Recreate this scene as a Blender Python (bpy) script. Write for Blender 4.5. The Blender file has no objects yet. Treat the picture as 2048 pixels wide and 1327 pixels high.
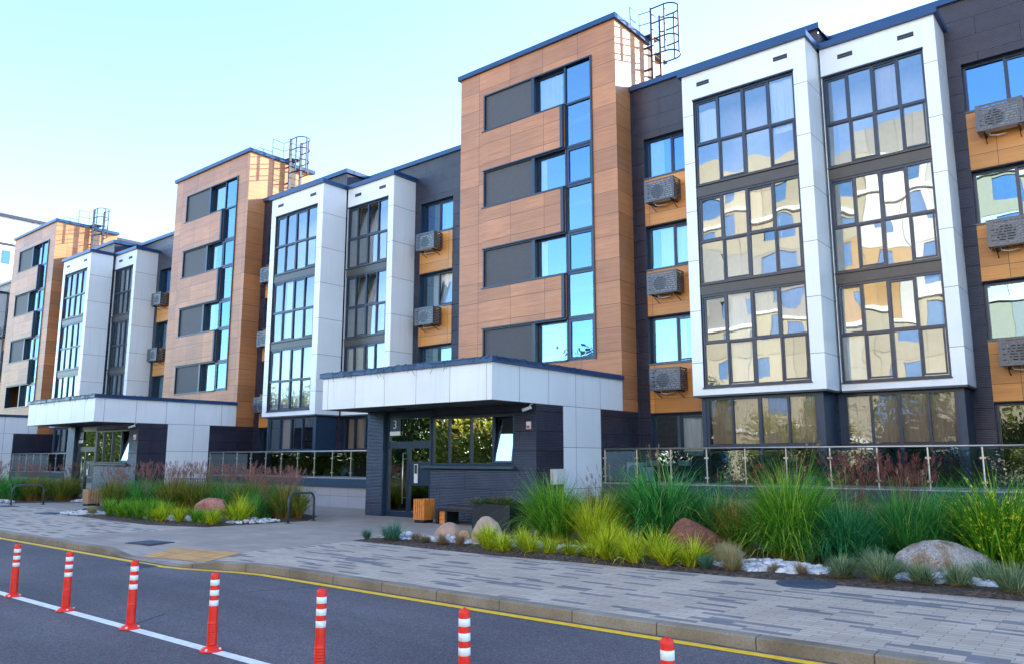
import bpy, math, random
import numpy as np
from mathutils import Vector, noise

R = random.Random(7)
sc = bpy.context.scene
COL = sc.collection
rad = math.radians

# ------------------------------------------------------------------ materials
def new_mat(name):
    m = bpy.data.materials.new(name); m.use_nodes = True
    nt = m.node_tree; b = nt.nodes['Principled BSDF']
    return m, nt, b
def N(nt, t, **kw):
    n = nt.nodes.new(t)
    for k, v in kw.items():
        if k.startswith('_'): setattr(n, k[1:], v)
        else: n.inputs[k.replace('__', ' ')].default_value = v
    return n
def L(nt, a, b): nt.links.new(a, b)
def ramp(nt, fac, stops, const=False):
    r = nt.nodes.new('ShaderNodeValToRGB'); cr = r.color_ramp
    if const: cr.interpolation = 'CONSTANT'
    while len(cr.elements) < len(stops): cr.elements.new(0.5)
    for e, (p, c) in zip(cr.elements, stops):
        e.position = p; e.color = (*c, 1) if len(c) == 3 else c
    L(nt, fac, r.inputs[0]); return r.outputs[0]
def mixc(nt, fac, a, b, mode='MIX'):
    n = nt.nodes.new('ShaderNodeMix'); n.data_type = 'RGBA'; n.blend_type = mode
    for i, s in ((0, fac), (6, a), (7, b)):
        if hasattr(s, 'links'): L(nt, s, n.inputs[i])
        else: n.inputs[i].default_value = s if i == 0 else ((*s, 1) if len(s) == 3 else s)
    return n.outputs[2]
def math_n(nt, op, a, b=0.0):
    n = nt.nodes.new('ShaderNodeMath'); n.operation = op
    for i, s in ((0, a), (1, b)):
        if hasattr(s, 'links'): L(nt, s, n.inputs[i])
        else: n.inputs[i].default_value = s
    return n.outputs[0]
def objco(nt): return nt.nodes.new('ShaderNodeTexCoord').outputs['Object']
def wall_uv(nt, dz=0.0, dx=0.0):
    s = nt.nodes.new('ShaderNodeSeparateXYZ'); L(nt, objco(nt), s.inputs[0])
    c = nt.nodes.new('ShaderNodeCombineXYZ')
    L(nt, math_n(nt, 'ADD', math_n(nt, 'ADD', s.outputs[0], s.outputs[1]), dx), c.inputs[0])
    L(nt, math_n(nt, 'ADD', s.outputs[2], dz), c.inputs[1])
    return c.outputs[0], s
def scaled(nt, vec, sx, sy, sz=1.0):
    m = nt.nodes.new('ShaderNodeMapping'); L(nt, vec, m.inputs[0]); m.inputs['Scale'].default_value = (sx, sy, sz); return m.outputs[0]
def noise_n(nt, vec, scale, detail=4.0, rough=0.55):
    n = nt.nodes.new('ShaderNodeTexNoise'); L(nt, vec, n.inputs['Vector'])
    n.inputs['Scale'].default_value = scale; n.inputs['Detail'].default_value = detail; n.inputs['Roughness'].default_value = rough
    return n.outputs['Fac']
def brick_n(nt, vec, w, h, mortar, offset=0.0, freq=2, c1=(0, 0, 0, 1), c2=(1, 1, 1, 1), smooth=0.0):
    b = nt.nodes.new('ShaderNodeTexBrick'); L(nt, vec, b.inputs['Vector'])
    b.offset = offset; b.offset_frequency = freq; b.squash = 1.0
    b.inputs['Scale'].default_value = 1.0; b.inputs['Brick Width'].default_value = w; b.inputs['Row Height'].default_value = h
    b.inputs['Mortar Size'].default_value = mortar; b.inputs['Mortar Smooth'].default_value = smooth
    b.inputs['Color1'].default_value = c1; b.inputs['Color2'].default_value = c2; b.inputs['Mortar'].default_value = (.5, .5, .5, 1)
    return b
def bump(nt, bsdf, height, strength=0.3, dist=0.01):
    n = nt.nodes.new('ShaderNodeBump'); n.inputs['Strength'].default_value = strength; n.inputs['Distance'].default_value = dist
    L(nt, height, n.inputs['Height']); L(nt, n.outputs[0], bsdf.inputs['Normal']); return n
def setp(b, **kw):
    for k, v in kw.items(): b.inputs[k.replace('__', ' ')].default_value = v

def plain(name, col, rough=0.5, metal=0.0, var=0.12, scale=6.0, bumps=0.0):
    m, nt, b = new_mat(name); co = objco(nt)
    f = noise_n(nt, co, scale)
    c = tuple(max(0, x * (1 - var)) for x in col); d = tuple(min(1, x * (1 + var)) for x in col)
    L(nt, ramp(nt, f, [(0.3, c), (0.7, d)]), b.inputs['Base Color'])
    setp(b, Roughness=rough, Metallic=metal)
    if bumps: bump(nt, b, noise_n(nt, co, scale * 8), bumps, 0.01)
    return m

M = {}
# wood-look facade panels
def wood_mat(name, lo, hi, rough=0.42):
    m, nt, b = new_mat(name); uv, s = wall_uv(nt, 0.12)
    g1 = noise_n(nt, scaled(nt, uv, 1.3, 55), 1.0, 5.0, 0.6)
    g2 = noise_n(nt, scaled(nt, uv, 0.5, 9), 1.0, 3.0)
    g = math_n(nt, 'ADD', math_n(nt, 'MULTIPLY', g1, 0.65), math_n(nt, 'MULTIPLY', g2, 0.35))
    c = ramp(nt, g, [(0.32, lo), (0.68, hi)])
    br = brick_n(nt, uv, 1.45, 0.717, 0.006)
    var = ramp(nt, br.outputs['Color'], [(0, (.78, .77, .76)), (1, (1.10, 1.09, 1.07))])
    c = mixc(nt, 1.0, c, var, 'MULTIPLY')
    c = mixc(nt, br.outputs['Fac'], c, (.05, .03, .02))
    bl = noise_n(nt, scaled(nt, uv, .55, .3), 1.0, 4)
    c = mixc(nt, 1.0, c, ramp(nt, bl, [(.32, (.86, .86, .87)), (.68, (1.10, 1.08, 1.05))]), 'MULTIPLY')
    L(nt, c, b.inputs['Base Color']); setp(b, Roughness=rough)
    bump(nt, b, math_n(nt, 'SUBTRACT', g1, math_n(nt, 'MULTIPLY', br.outputs['Fac'], 2.0)), 0.15, 0.004)
    return m
M['wood'] = wood_mat('wood_panel', (.39, .140, .052), (.63, .280, .120))
M['orange'] = wood_mat('orange_wood_panel', (.52, .19, .035), (.74, .33, .075))
def white_mat(name, w, h, dz, off=0.0, col=(.83, .825, .825)):
    m, nt, b = new_mat(name); uv, s = wall_uv(nt, dz)
    br = brick_n(nt, uv, w, h, 0.007, off)
    f = noise_n(nt, uv, 0.6, 5)
    c = ramp(nt, f, [(0.3, tuple(q * .95 for q in col)), (0.7, tuple(q * 1.05 for q in col))])
    st = noise_n(nt, scaled(nt, uv, 9, .35), 1.0, 4)
    c = mixc(nt, ramp(nt, st, [(.55, (0, 0, 0)), (.8, (.55, .55, .55))]), c, tuple(q * .78 for q in col))
    var = ramp(nt, br.outputs['Color'], [(0, (.95, .95, .96)), (1, (1, 1, 1))])
    c = mixc(nt, 1.0, c, var, 'MULTIPLY')
    L(nt, mixc(nt, br.outputs['Fac'], c, (.16, .15, .15)), b.inputs['Base Color']); setp(b, Roughness=.28)
    bump(nt, b, math_n(nt, 'MULTIPLY', br.outputs['Fac'], -1.0), 0.3, 0.005)
    return m
M['white'] = white_mat('white_panel', 60.0, 1.43, 0.0)
M['white_band'] = white_mat('white_band_panel', 1.22, 1.09, 0.18)
m, nt, b = new_mat('ribbed_cladding'); uv, s = wall_uv(nt, 0.1)
br = brick_n(nt, uv, 1.9, 0.5, 0.009, 0.5)
w = nt.nodes.new('ShaderNodeTexWave'); w.wave_type = 'BANDS'; w.bands_direction = 'Z'; w.wave_profile = 'SIN'
L(nt, objco(nt), w.inputs['Vector']); w.inputs['Scale'].default_value = 7.5
f = noise_n(nt, uv, 1.4, 3)
c = ramp(nt, f, [(0.3, (.025, .024, .040)), (0.7, (.038, .036, .056))])
c = mixc(nt, 1.0, c, ramp(nt, w.outputs['Fac'], [(.1, (.55, .55, .58)), (.55, (1.12, 1.1, 1.1))]), 'MULTIPLY')
c = mixc(nt, 1.0, c, ramp(nt, br.outputs['Color'], [(0, (.85, .85, .87)), (1, (1.1, 1.1, 1.1))]), 'MULTIPLY')
L(nt, mixc(nt, br.outputs['Fac'], c, (.006, .006, .008)), b.inputs['Base Color']); setp(b, Roughness=.27)
bump(nt, b, math_n(nt, 'SUBTRACT', w.outputs['Fac'], math_n(nt, 'MULTIPLY', br.outputs['Fac'], 2.0)), 0.45, 0.012)
M['ribbed'] = m
M['frame'] = plain('dark_window_frame', (.015, .028, .056), .3, 0.0, .1)
M['reveal'] = plain('dark_blue_reveal', (.016, .040, .075), .38)
M['flash'] = plain('blue_grey_flashing', (.010, .050, .145), .28, 0.0, .1, 2)
M['spandrel'] = plain('brown_grey_spandrel', (.055, .048, .045), .35)
M['grille'] = plain('grey_vent_screen', (.075, .068, .07), .6, 0, .15, 25, .3)
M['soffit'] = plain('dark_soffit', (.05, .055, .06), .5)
M['loggia'] = plain('beige_plaster', (.66, .60, .50), .8, 0, .06)
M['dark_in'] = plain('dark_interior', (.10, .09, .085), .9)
M['plinth'] = white_mat('grey_plinth_panel', 1.0, 0.42, 0.0, col=(.36, .345, .37))
M['concrete'] = plain('concrete_slab', (.34, .33, .31), .8, 0, .15, 3, .2)
M['roofing'] = plain('roof_membrane', (.16, .16, .17), .8, 0, .2, 1.5)
M['black'] = plain('black_metal', (.008, .009, .012), .5)
M['steel'] = plain('brushed_steel', (.52, .47, .40), .32, .85, .08, 8)
M['ladder'] = plain('dark_painted_steel', (.018, .024, .055), .45, 0, .1)
M['ac_grey'] = plain('grey_perforated_steel', (.085, .092, .105), .38, .4, .1)
M['ac_white'] = plain('white_enamel', (.68, .67, .64), .4, 0, .06)
M['sill'] = plain('sill_metal', (.035, .075, .105), .3)
m, nt, b = new_mat('red_orange_rubber'); co = objco(nt)
c = ramp(nt, noise_n(nt, co, 9, 5), [(.3, (.66, .012, .002)), (.7, (.84, .022, .003))])
c = mixc(nt, ramp(nt, noise_n(nt, scaled(nt, co, 1, 1, 2.2), 22, 6, .7), [(.60, (0, 0, 0)), (.72, (.7, .7, .7))]), c, (.16, .07, .05))
L(nt, c, b.inputs['Base Color']); setp(b, Roughness=.5); bump(nt, b, noise_n(nt, co, 60), .1, .003); M['red'] = m
M['reflective'] = plain('white_reflective_tape', (.80, .79, .78), .35, 0, .06, 30, .1)
M['yellow_paint'] = plain('yellow_road_paint', (.86, .50, .008), .6, 0, .14, 14, .2)
M['white_paint'] = plain('white_road_paint', (.74, .74, .74), .6, 0, .14, 14, .2)
M['iron'] = plain('cast_iron', (.055, .075, .12), .45, .3, .2, 20, .4)
M['tactile'] = None
M['soil'] = None
M['larch'] = plain('orange_larch_slat', (.68, .215, .035), .5, 0, .18, 12, .15)
M['larch_dull'] = plain('faded_larch_slat', (.42, .235, .12), .6, 0, .18, 12, .15)
M['rack'] = plain('grey_blue_tube', (.05, .065, .085), .35, .2)
M['alarm_red'] = plain('red_plastic', (.6, .03, .03), .4)
M['petal_pink'] = plain('pink_petals', (.75, .12, .25), .6, 0, .2, 30)
M['petal_red'] = plain('red_petals', (.70, .03, .03), .6, 0, .2, 30)
M['petal_violet'] = plain('violet_petals', (.30, .04, .20), .6, 0, .2, 30)
M['geranium'] = plain('geranium_leaves', (.05, .12, .03), .6, 0, .3, 30)
M['moss_leaf'] = plain('yellow_green_leaves', (.22, .24, .03), .6, 0, .3, 30)
M['cable'] = plain('black_cable', (.02, .03, .05), .6)
M['text'] = plain('white_lettering', (.8, .8, .8), .5, 0, .02)
M['sign'] = plain('navy_sign_plate', (.022, .035, .06), .3)

def glass_mat(name, tint, base_refl, refl_col=(.92, .96, 1), wav=0.0, rough=0.0):
    m, nt, b = new_mat(name); nt.nodes.remove(b); out = nt.nodes['Material Output']
    g = nt.nodes.new('ShaderNodeBsdfGlossy'); g.inputs['Roughness'].default_value = rough; g.inputs['Color'].default_value = (*refl_col, 1)
    t = nt.nodes.new('ShaderNodeBsdfTransparent'); t.inputs['Color'].default_value = (*tint, 1)
    fr = nt.nodes.new('ShaderNodeFresnel'); fr.inputs['IOR'].default_value = 1.5
    fac = math_n(nt, 'ADD', math_n(nt, 'MULTIPLY', fr.outputs[0], 1.0 - base_refl), base_refl)
    mx = nt.nodes.new('ShaderNodeMixShader'); L(nt, fac, mx.inputs[0]); L(nt, t.outputs[0], mx.inputs[1]); L(nt, g.outputs[0], mx.inputs[2])
    L(nt, mx.outputs[0], out.inputs[0])
    if wav:
        n = nt.nodes.new('ShaderNodeBump'); n.inputs['Strength'].default_value = 1.0; n.inputs['Distance'].default_value = wav
        co = objco(nt)
        L(nt, noise_n(nt, scaled(nt, co, 1, 1, .6), 1.1, 1.0, .4), n.inputs['Height']); L(nt, n.outputs[0], g.inputs['Normal'])
    return m
M['glass'] = glass_mat('window_glass', (.80, .86, .88), .28, (.50, .79, 1.0), .006)
M['glass_bay'] = glass_mat('wavy_balcony_glass', (.86, .90, .92), .19, (.74, .88, 1.0), .009)
M['glass_blue'] = glass_mat('deep_blue_window_glass', (.75, .80, .85), .36, (.32, .58, 1.0), .008)
M['glass_entry'] = glass_mat('entrance_glass', (.6, .66, .66), .52, (.95, 1.0, .92), .004)
M['glass_low'] = glass_mat('ground_floor_glass', (.72, .76, .78), .09, (.7, .85, 1), .010)
M['glass_rail'] = glass_mat('railing_glass', (.56, .70, .74), .08, (.8, .93, 1), .004)

def curtain_mat(name, col):
    m, nt, b = new_mat(name); s = nt.nodes.new('ShaderNodeSeparateXYZ'); L(nt, objco(nt), s.inputs[0])
    L(nt, ramp(nt, noise_n(nt, objco(nt), 2.0), [(.3, tuple(x * .9 for x in col)), (.7, col)]), b.inputs['Base Color'])
    setp(b, Roughness=.9); b.inputs['Subsurface Weight'].default_value = 0.0
    return m
M['curtain_white'] = curtain_mat('white_curtain', (.78, .77, .72))
M['curtain_cream'] = curtain_mat('cream_curtain', (.70, .62, .42))
M['curtain_green'] = curtain_mat('green_curtain', (.30, .42, .28))
M['blind'] = curtain_mat('tan_blind', (.58, .42, .30))

# ground materials
m, nt, b = new_mat('asphalt'); co = objco(nt)
v = nt.nodes.new('ShaderNodeTexVoronoi'); L(nt, co, v.inputs['Vector']); v.inputs['Scale'].default_value = 90
f1 = noise_n(nt, co, 0.35, 5); f2 = noise_n(nt, co, 60, 2)
c = ramp(nt, v.outputs['Color'], [(.1, (.046, .040, .047)), (.6, (.092, .081, .092)), (.95, (.175, .158, .17))])
c = mixc(nt, 1.0, c, ramp(nt, f1, [(.3, (.72, .72, .74)), (.7, (1.28, 1.26, 1.25))]), 'MULTIPLY')
tr = noise_n(nt, scaled(nt, co, .06, 1.1), 1.0, 3)
c = mixc(nt, 1.0, c, ramp(nt, tr, [(.35, (.80, .80, .80)), (.65, (1.15, 1.14, 1.13))]), 'MULTIPLY')
cr_ = nt.nodes.new('ShaderNodeTexVoronoi'); cr_.feature = 'DISTANCE_TO_EDGE'; L(nt, co, cr_.inputs['Vector']); cr_.inputs['Scale'].default_value = .22
ckm = math_n(nt, 'MULTIPLY', math_n(nt, 'LESS_THAN', cr_.outputs['Distance'], .003), math_n(nt, 'GREATER_THAN', noise_n(nt, co, .5, 2), .55))
c = mixc(nt, ckm, c, (.012, .012, .013))
sp = noise_n(nt, scaled(nt, co, .9, 3.0), 1.6, 2)
c = mixc(nt, ramp(nt, sp, [(.70, (0, 0, 0)), (.74, (.6, .6, .6))]), c, (.03, .03, .034))
L(nt, c, b.inputs['Base Color']); setp(b, Roughness=.78); bump(nt, b, v.outputs['Distance'], .5, .006); M['asphalt'] = m

m, nt, b = new_mat('pavers'); co = objco(nt)
sx = nt.nodes.new('ShaderNodeSeparateXYZ'); L(nt, co, sx.inputs[0])
br = brick_n(nt, co, 0.31, 0.093, 0.0035, 0.5)
br2 = brick_n(nt, co, 0.465, 0.093, 0.0, 0.37, 3)
dark = ramp(nt, br2.outputs['Color'], [(0, (1, 1, 1)), (.18, (0, 0, 0))], True)
base = ramp(nt, br.outputs['Color'], [(0, (.45, .35, .27)), (1, (.545, .43, .335))])
dk = ramp(nt, br.outputs['Color'], [(0, (.165, .148, .15)), (1, (.235, .21, .205))])
col_b = mixc(nt, dark, base, dk)
# the plain path to the entrance
px = math_n(nt, 'MULTIPLY', math_n(nt, 'GREATER_THAN', sx.outputs[0], -17.6), math_n(nt, 'LESS_THAN', sx.outputs[0], -12.35))
py = math_n(nt, 'GREATER_THAN', sx.outputs[1], 10.6)
path = math_n(nt, 'MAXIMUM', px, py)
brp = brick_n(nt, co, 0.6, 0.3, 0.004, 0.5)
plainc = ramp(nt, brp.outputs['Color'], [(0, (.32, .255, .205)), (1, (.385, .31, .25))])
col_b = mixc(nt, path, col_b, plainc)
mort = mixc(nt, path, br.outputs['Fac'], brp.outputs['Fac'])
col_b = mixc(nt, mort, col_b, (.15, .14, .125))
st = noise_n(nt, co, 1.1, 6)
col_b = mixc(nt, 1.0, col_b, ramp(nt, st, [(.3, (.86, .86, .86)), (.7, (1.1, 1.1, 1.1))]), 'MULTIPLY')
L(nt, col_b, b.inputs['Base Color']); setp(b, Roughness=.72)
bump(nt, b, math_n(nt, 'ADD', math_n(nt, 'MULTIPLY', mort, -1.0), math_n(nt, 'MULTIPLY', noise_n(nt, co, 80), .4)), .4, .004); M['pavers'] = m

m, nt, b = new_mat('kerb_stone'); co = objco(nt)
f = noise_n(nt, co, 1.3, 6); f2 = noise_n(nt, co, 45, 3)
c = ramp(nt, f, [(.28, (.15, .115, .075)), (.5, (.25, .205, .15)), (.75, (.32, .29, .25))])
c = mixc(nt, 1.0, c, ramp(nt, f2, [(.3, (.8, .8, .8)), (.7, (1.12, 1.12, 1.12))]), 'MULTIPLY')
br = brick_n(nt, co, 1.0, 50.0, .006)
L(nt, mixc(nt, br.outputs['Fac'], c, (.05, .045, .04)), b.inputs['Base Color']); setp(b, Roughness=.8); bump(nt, b, f2, .3, .006); M['kerb'] = m

m, nt, b = new_mat('tactile_tile'); co = objco(nt)
br = brick_n(nt, co, .3, .3, .006)
L(nt, mixc(nt, br.outputs['Fac'], ramp(nt, noise_n(nt, co, 3, 5), [(.3, (.50, .25, .08)), (.7, (.64, .345, .115))]), (.2, .12, .06)), b.inputs['Base Color']); setp(b, Roughness=.75)
wv = nt.nodes.new('ShaderNodeTexWave'); wv.bands_direction = 'X'; L(nt, co, wv.inputs[0]); wv.inputs['Scale'].default_value = 5; bump(nt, b, wv.outputs['Fac'], .4, .008); M['tactile'] = m

m, nt, b = new_mat('bark_mulch'); co = objco(nt)
v = nt.nodes.new('ShaderNodeTexVoronoi'); L(nt, scaled(nt, co, 1, 1.8), v.inputs['Vector']); v.inputs['Scale'].default_value = 22
L(nt, ramp(nt, v.outputs['Color'], [(.1, (.02, .012, .009)), (.6, (.07, .042, .028)), (1, (.19, .13, .09))]), b.inputs['Base Color']); setp(b, Roughness=.9)
bump(nt, b, v.outputs['Distance'], .9, .03); M['soil'] = m
m, nt, b = new_mat('verge'); co = objco(nt)
L(nt, ramp(nt, noise_n(nt, co, 1.5, 6), [(.3, (.03, .055, .015)), (.7, (.08, .11, .03))]), b.inputs['Base Color']); setp(b, Roughness=.9); M['verge'] = m
def stone(name, stops, scale, bs=.5, rough=.75, speck=None):
    m, nt, b = new_mat(name); co = objco(nt)
    c = ramp(nt, noise_n(nt, co, scale, 7, .65), stops)
    if speck:
        v = nt.nodes.new('ShaderNodeTexVoronoi'); L(nt, co, v.inputs['Vector']); v.inputs['Scale'].default_value = speck
        c = mixc(nt, 1.0, c, ramp(nt, v.outputs['Color'], [(.1, (.6, .6, .6)), (.9, (1.4, 1.35, 1.3))]), 'MULTIPLY')
    L(nt, c, b.inputs['Base Color']); setp(b, Roughness=rough); bump(nt, b, noise_n(nt, co, scale * 5, 5), bs, .03)
    return m
M['pink_granite'] = stone('pink_granite', [(.25, (.20, .07, .06)), (.42, (.36, .13, .10)), (.55, (.44, .20, .165)), (.62, (.36, .14, .11)), (.78, (.56, .36, .31))], 4.0, .7, .75, 50)
M['red_porous'] = stone('red_porous_rock', [(.3, (.13, .045, .028)), (.7, (.30, .115, .07))], 5.0, .9, .85, 45)
M['tan_rock'] = stone('tan_rock', [(.25, (.30, .20, .13)), (.5, (.46, .32, .21)), (.75, (.52, .42, .33))], 3.0, .3)
M['rose_rock'] = stone('rose_rock', [(.25, (.30, .17, .13)), (.5, (.46, .27, .19)), (.75, (.52, .40, .30))], 3.0, .3)
M['ochre_rock'] = stone('ochre_rock', [(.25, (.34, .19, .07)), (.75, (.52, .33, .15))], 4.0, .3)
M['grey_rock'] = stone('grey_rock', [(.25, (.12, .10, .085)), (.42, (.24, .17, .11)), (.52, (.36, .33, .31)), (.6, (.30, .27, .25)), (.75, (.55, .53, .51))], 3.4, .9, .75, 60)
M['mauve_rock'] = stone('mauve_rock', [(.3, (.20, .12, .14)), (.7, (.34, .24, .26))], 4.0, .4)
M['dull_rock'] = stone('dull_grey_rock', [(.3, (.14, .12, .11)), (.7, (.28, .25, .24))], 3.0, .4)
m, nt, b = new_mat('white_marble_pebble'); g_ = nt.nodes.new('ShaderNodeNewGeometry')
L(nt, ramp(nt, g_.outputs['Random Per Island'], [(0, (.22, .20, .19)), (.25, (.44, .425, .42)), (1, (.70, .69, .69))]), b.inputs['Base Color']); setp(b, Roughness=.6); M['pebble'] = m

def blade_mat(name, stops, base=None, bands=None, zref=1.0, trans=0.35):
    m, nt, b = new_mat(name); nt.nodes.remove(b); out = nt.nodes['Material Output']
    g = nt.nodes.new('ShaderNodeNewGeometry')
    c = ramp(nt, g.outputs['Random Per Island'], stops)
    s = nt.nodes.new('ShaderNodeSeparateXYZ'); L(nt, objco(nt), s.inputs[0])
    if base: c = mixc(nt, ramp(nt, s.outputs[2], [(0, (.85, .85, .85)), (min(.95, zref), (0, 0, 0))]), c, base)
    if bands:
        n = noise_n(nt, scaled(nt, objco(nt), 6, 6, 14), 1.0, 2)
        c = mixc(nt, ramp(nt, n, [(.58, (0, 0, 0)), (.62, (1, 1, 1))]), c, bands)
    d = nt.nodes.new('ShaderNodeBsdfDiffuse'); t = nt.nodes.new('ShaderNodeBsdfTranslucent'); gl = nt.nodes.new('ShaderNodeBsdfGlossy')
    gl.inputs['Roughness'].default_value = .4
    L(nt, c, d.inputs[0]); L(nt, c, t.inputs[0])
    mx = nt.nodes.new('ShaderNodeMixShader'); mx.inputs[0].default_value = trans; L(nt, d.outputs[0], mx.inputs[1]); L(nt, t.outputs[0], mx.inputs[2])
    m2 = nt.nodes.new('ShaderNodeMixShader'); m2.inputs[0].default_value = .02; L(nt, mx.outputs[0], m2.inputs[1]); L(nt, gl.outputs[0], m2.inputs[2])
    L(nt, m2.outputs[0], out.inputs[0]); return m
M['b_green'] = blade_mat('fresh_green_blades', [(0, (0.029, 0.112, 0.010)), (.5, (0.118, 0.347, 0.028)), (.85, (0.273, 0.579, 0.046)), (1, (0.554, 0.575, 0.091))], (0.480, 0.361, 0.062), zref=.22)
M['b_deep'] = blade_mat('deep_green_blades', [(0, (0.015, 0.093, 0.024)), (.5, (0.061, 0.311, 0.061)), (.9, (0.162, 0.528, 0.099)), (1, (0.494, 0.547, 0.151))], (0.266, 0.300, 0.076), zref=.2)
M['b_bluegreen'] = blade_mat('blue_green_blades', [(0, (0.009, 0.078, 0.032)), (.6, (0.043, 0.267, 0.101)), (1, (0.123, 0.474, 0.136))], (0.157, 0.246, 0.080), zref=.15)
M['b_olive'] = blade_mat('olive_brown_blades', [(0, (0.032, 0.059, 0.007)), (.5, (0.129, 0.215, 0.023)), (.8, (0.322, 0.322, 0.045)), (1, (0.615, 0.283, 0.077))], (0.402, 0.166, 0.039), zref=.28)
M['b_band'] = blade_mat('banded_green_blades', [(0, (0.021, 0.097, 0.005)), (.6, (0.098, 0.306, 0.014)), (1, (0.280, 0.483, 0.026))], (0.431, 0.265, 0.039), (0.770, 0.800, 0.046), zref=.25)
M['b_yellow'] = blade_mat('yellow_green_blades', [(0, (0.126, 0.173, 0.005)), (.5, (0.466, 0.547, 0.018)), (1, (0.850, 0.850, 0.050))], (0.684, 0.445, 0.044), zref=.07)
M['b_lime'] = blade_mat('lime_green_blades', [(0, (0.037, 0.126, 0.008)), (.5, (0.135, 0.378, 0.027)), (1, (0.413, 0.630, 0.056))], (0.198, 0.238, 0.030), zref=.07)
M['b_fescue'] = blade_mat('blue_fescue_blades', [(0, (0.038, 0.085, 0.049)), (.5, (0.154, 0.270, 0.150)), (.85, (0.385, 0.461, 0.216)), (1, (0.593, 0.530, 0.240))], (0.480, 0.297, 0.108), zref=.08)
M['b_teal'] = blade_mat('teal_fescue_blades', [(0, (0.019, 0.071, 0.045)), (.6, (0.086, 0.242, 0.152)), (1, (0.230, 0.409, 0.229))], (0.238, 0.204, 0.080), zref=.06)
M['b_straw'] = blade_mat('straw_blades', [(0, (0.312, 0.228, 0.108)), (.5, (0.504, 0.396, 0.192)), (1, (0.408, 0.432, 0.228))], (0.432, 0.228, 0.096), zref=.08)
M['b_tan'] = blade_mat('tan_fescue_blades', [(0, (0.180, 0.192, 0.120)), (.5, (0.384, 0.264, 0.144)), (1, (0.480, 0.288, 0.120))], (0.384, 0.192, 0.072), zref=.07)
M['plume_pink'] = blade_mat('pink_plume', [(0, (.20, .07, .06)), (.6, (.36, .16, .14)), (1, (.42, .28, .20))], trans=.3)
M['plume_red'] = blade_mat('wine_red_plume', [(0, (.15, .025, .035)), (.6, (.27, .065, .07)), (1, (.40, .24, .13))], trans=.3)
M['plume_tan'] = blade_mat('tan_plume', [(0, (.34, .24, .12)), (1, (.52, .42, .26))], trans=.3)
M['leaf_a'] = blade_mat('willow_leaves', [(0, (.08, .12, .012)), (.5, (.22, .25, .03)), (1, (.42, .40, .07))], trans=.45)
M['leaf_b'] = blade_mat('dark_tree_leaves', [(0, (0.026, 0.058, 0.016)), (.6, (0.058, 0.104, 0.026)), (1, (0.130, 0.169, 0.039))], trans=.4)
M['juniper'] = blade_mat('juniper_sprays', [(0, (.03, .09, .015)), (.7, (.07, .16, .03)), (1, (.34, .14, .04))], trans=.3)
M['bark'] = plain('tree_bark', (.14, .10, .07), .9, 0, .3, 8, .5)
# buildings beyond
m, nt, b = new_mat('cream_render'); uv, s = wall_uv(nt, 0, 30.0)
br = brick_n(nt, uv, 4.3, 3.1, .03); br2 = brick_n(nt, uv, 8.6, 6.2, 0.0, .5)
c = ramp(nt, br2.outputs['Color'], [(0, (.47, .40, .29)), (.3, (.66, .64, .60)), (.6, (.33, .31, .29)), (.84, (.48, .28, .11))], True)
c = mixc(nt, 1.0, c, ramp(nt, br.outputs['Color'], [(0, (.8, .8, .8)), (1, (1.1, 1.1, 1.1))]), 'MULTIPLY')
L(nt, mixc(nt, br.outputs['Fac'], c, (.2, .17, .13)), b.inputs['Base Color']); setp(b, Roughness=.8); M['cream'] = m
M['far_white'] = plain('white_render', (.80, .79, .77), .8, 0, .04, .3)
M['far_glass'] = plain('blue_far_glass', (.06, .16, .32), .08, 0, .1, .4)
M['opp_glass'] = plain('opposite_glass', (.10, .21, .42), .06, 0, .1, .4)

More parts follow.
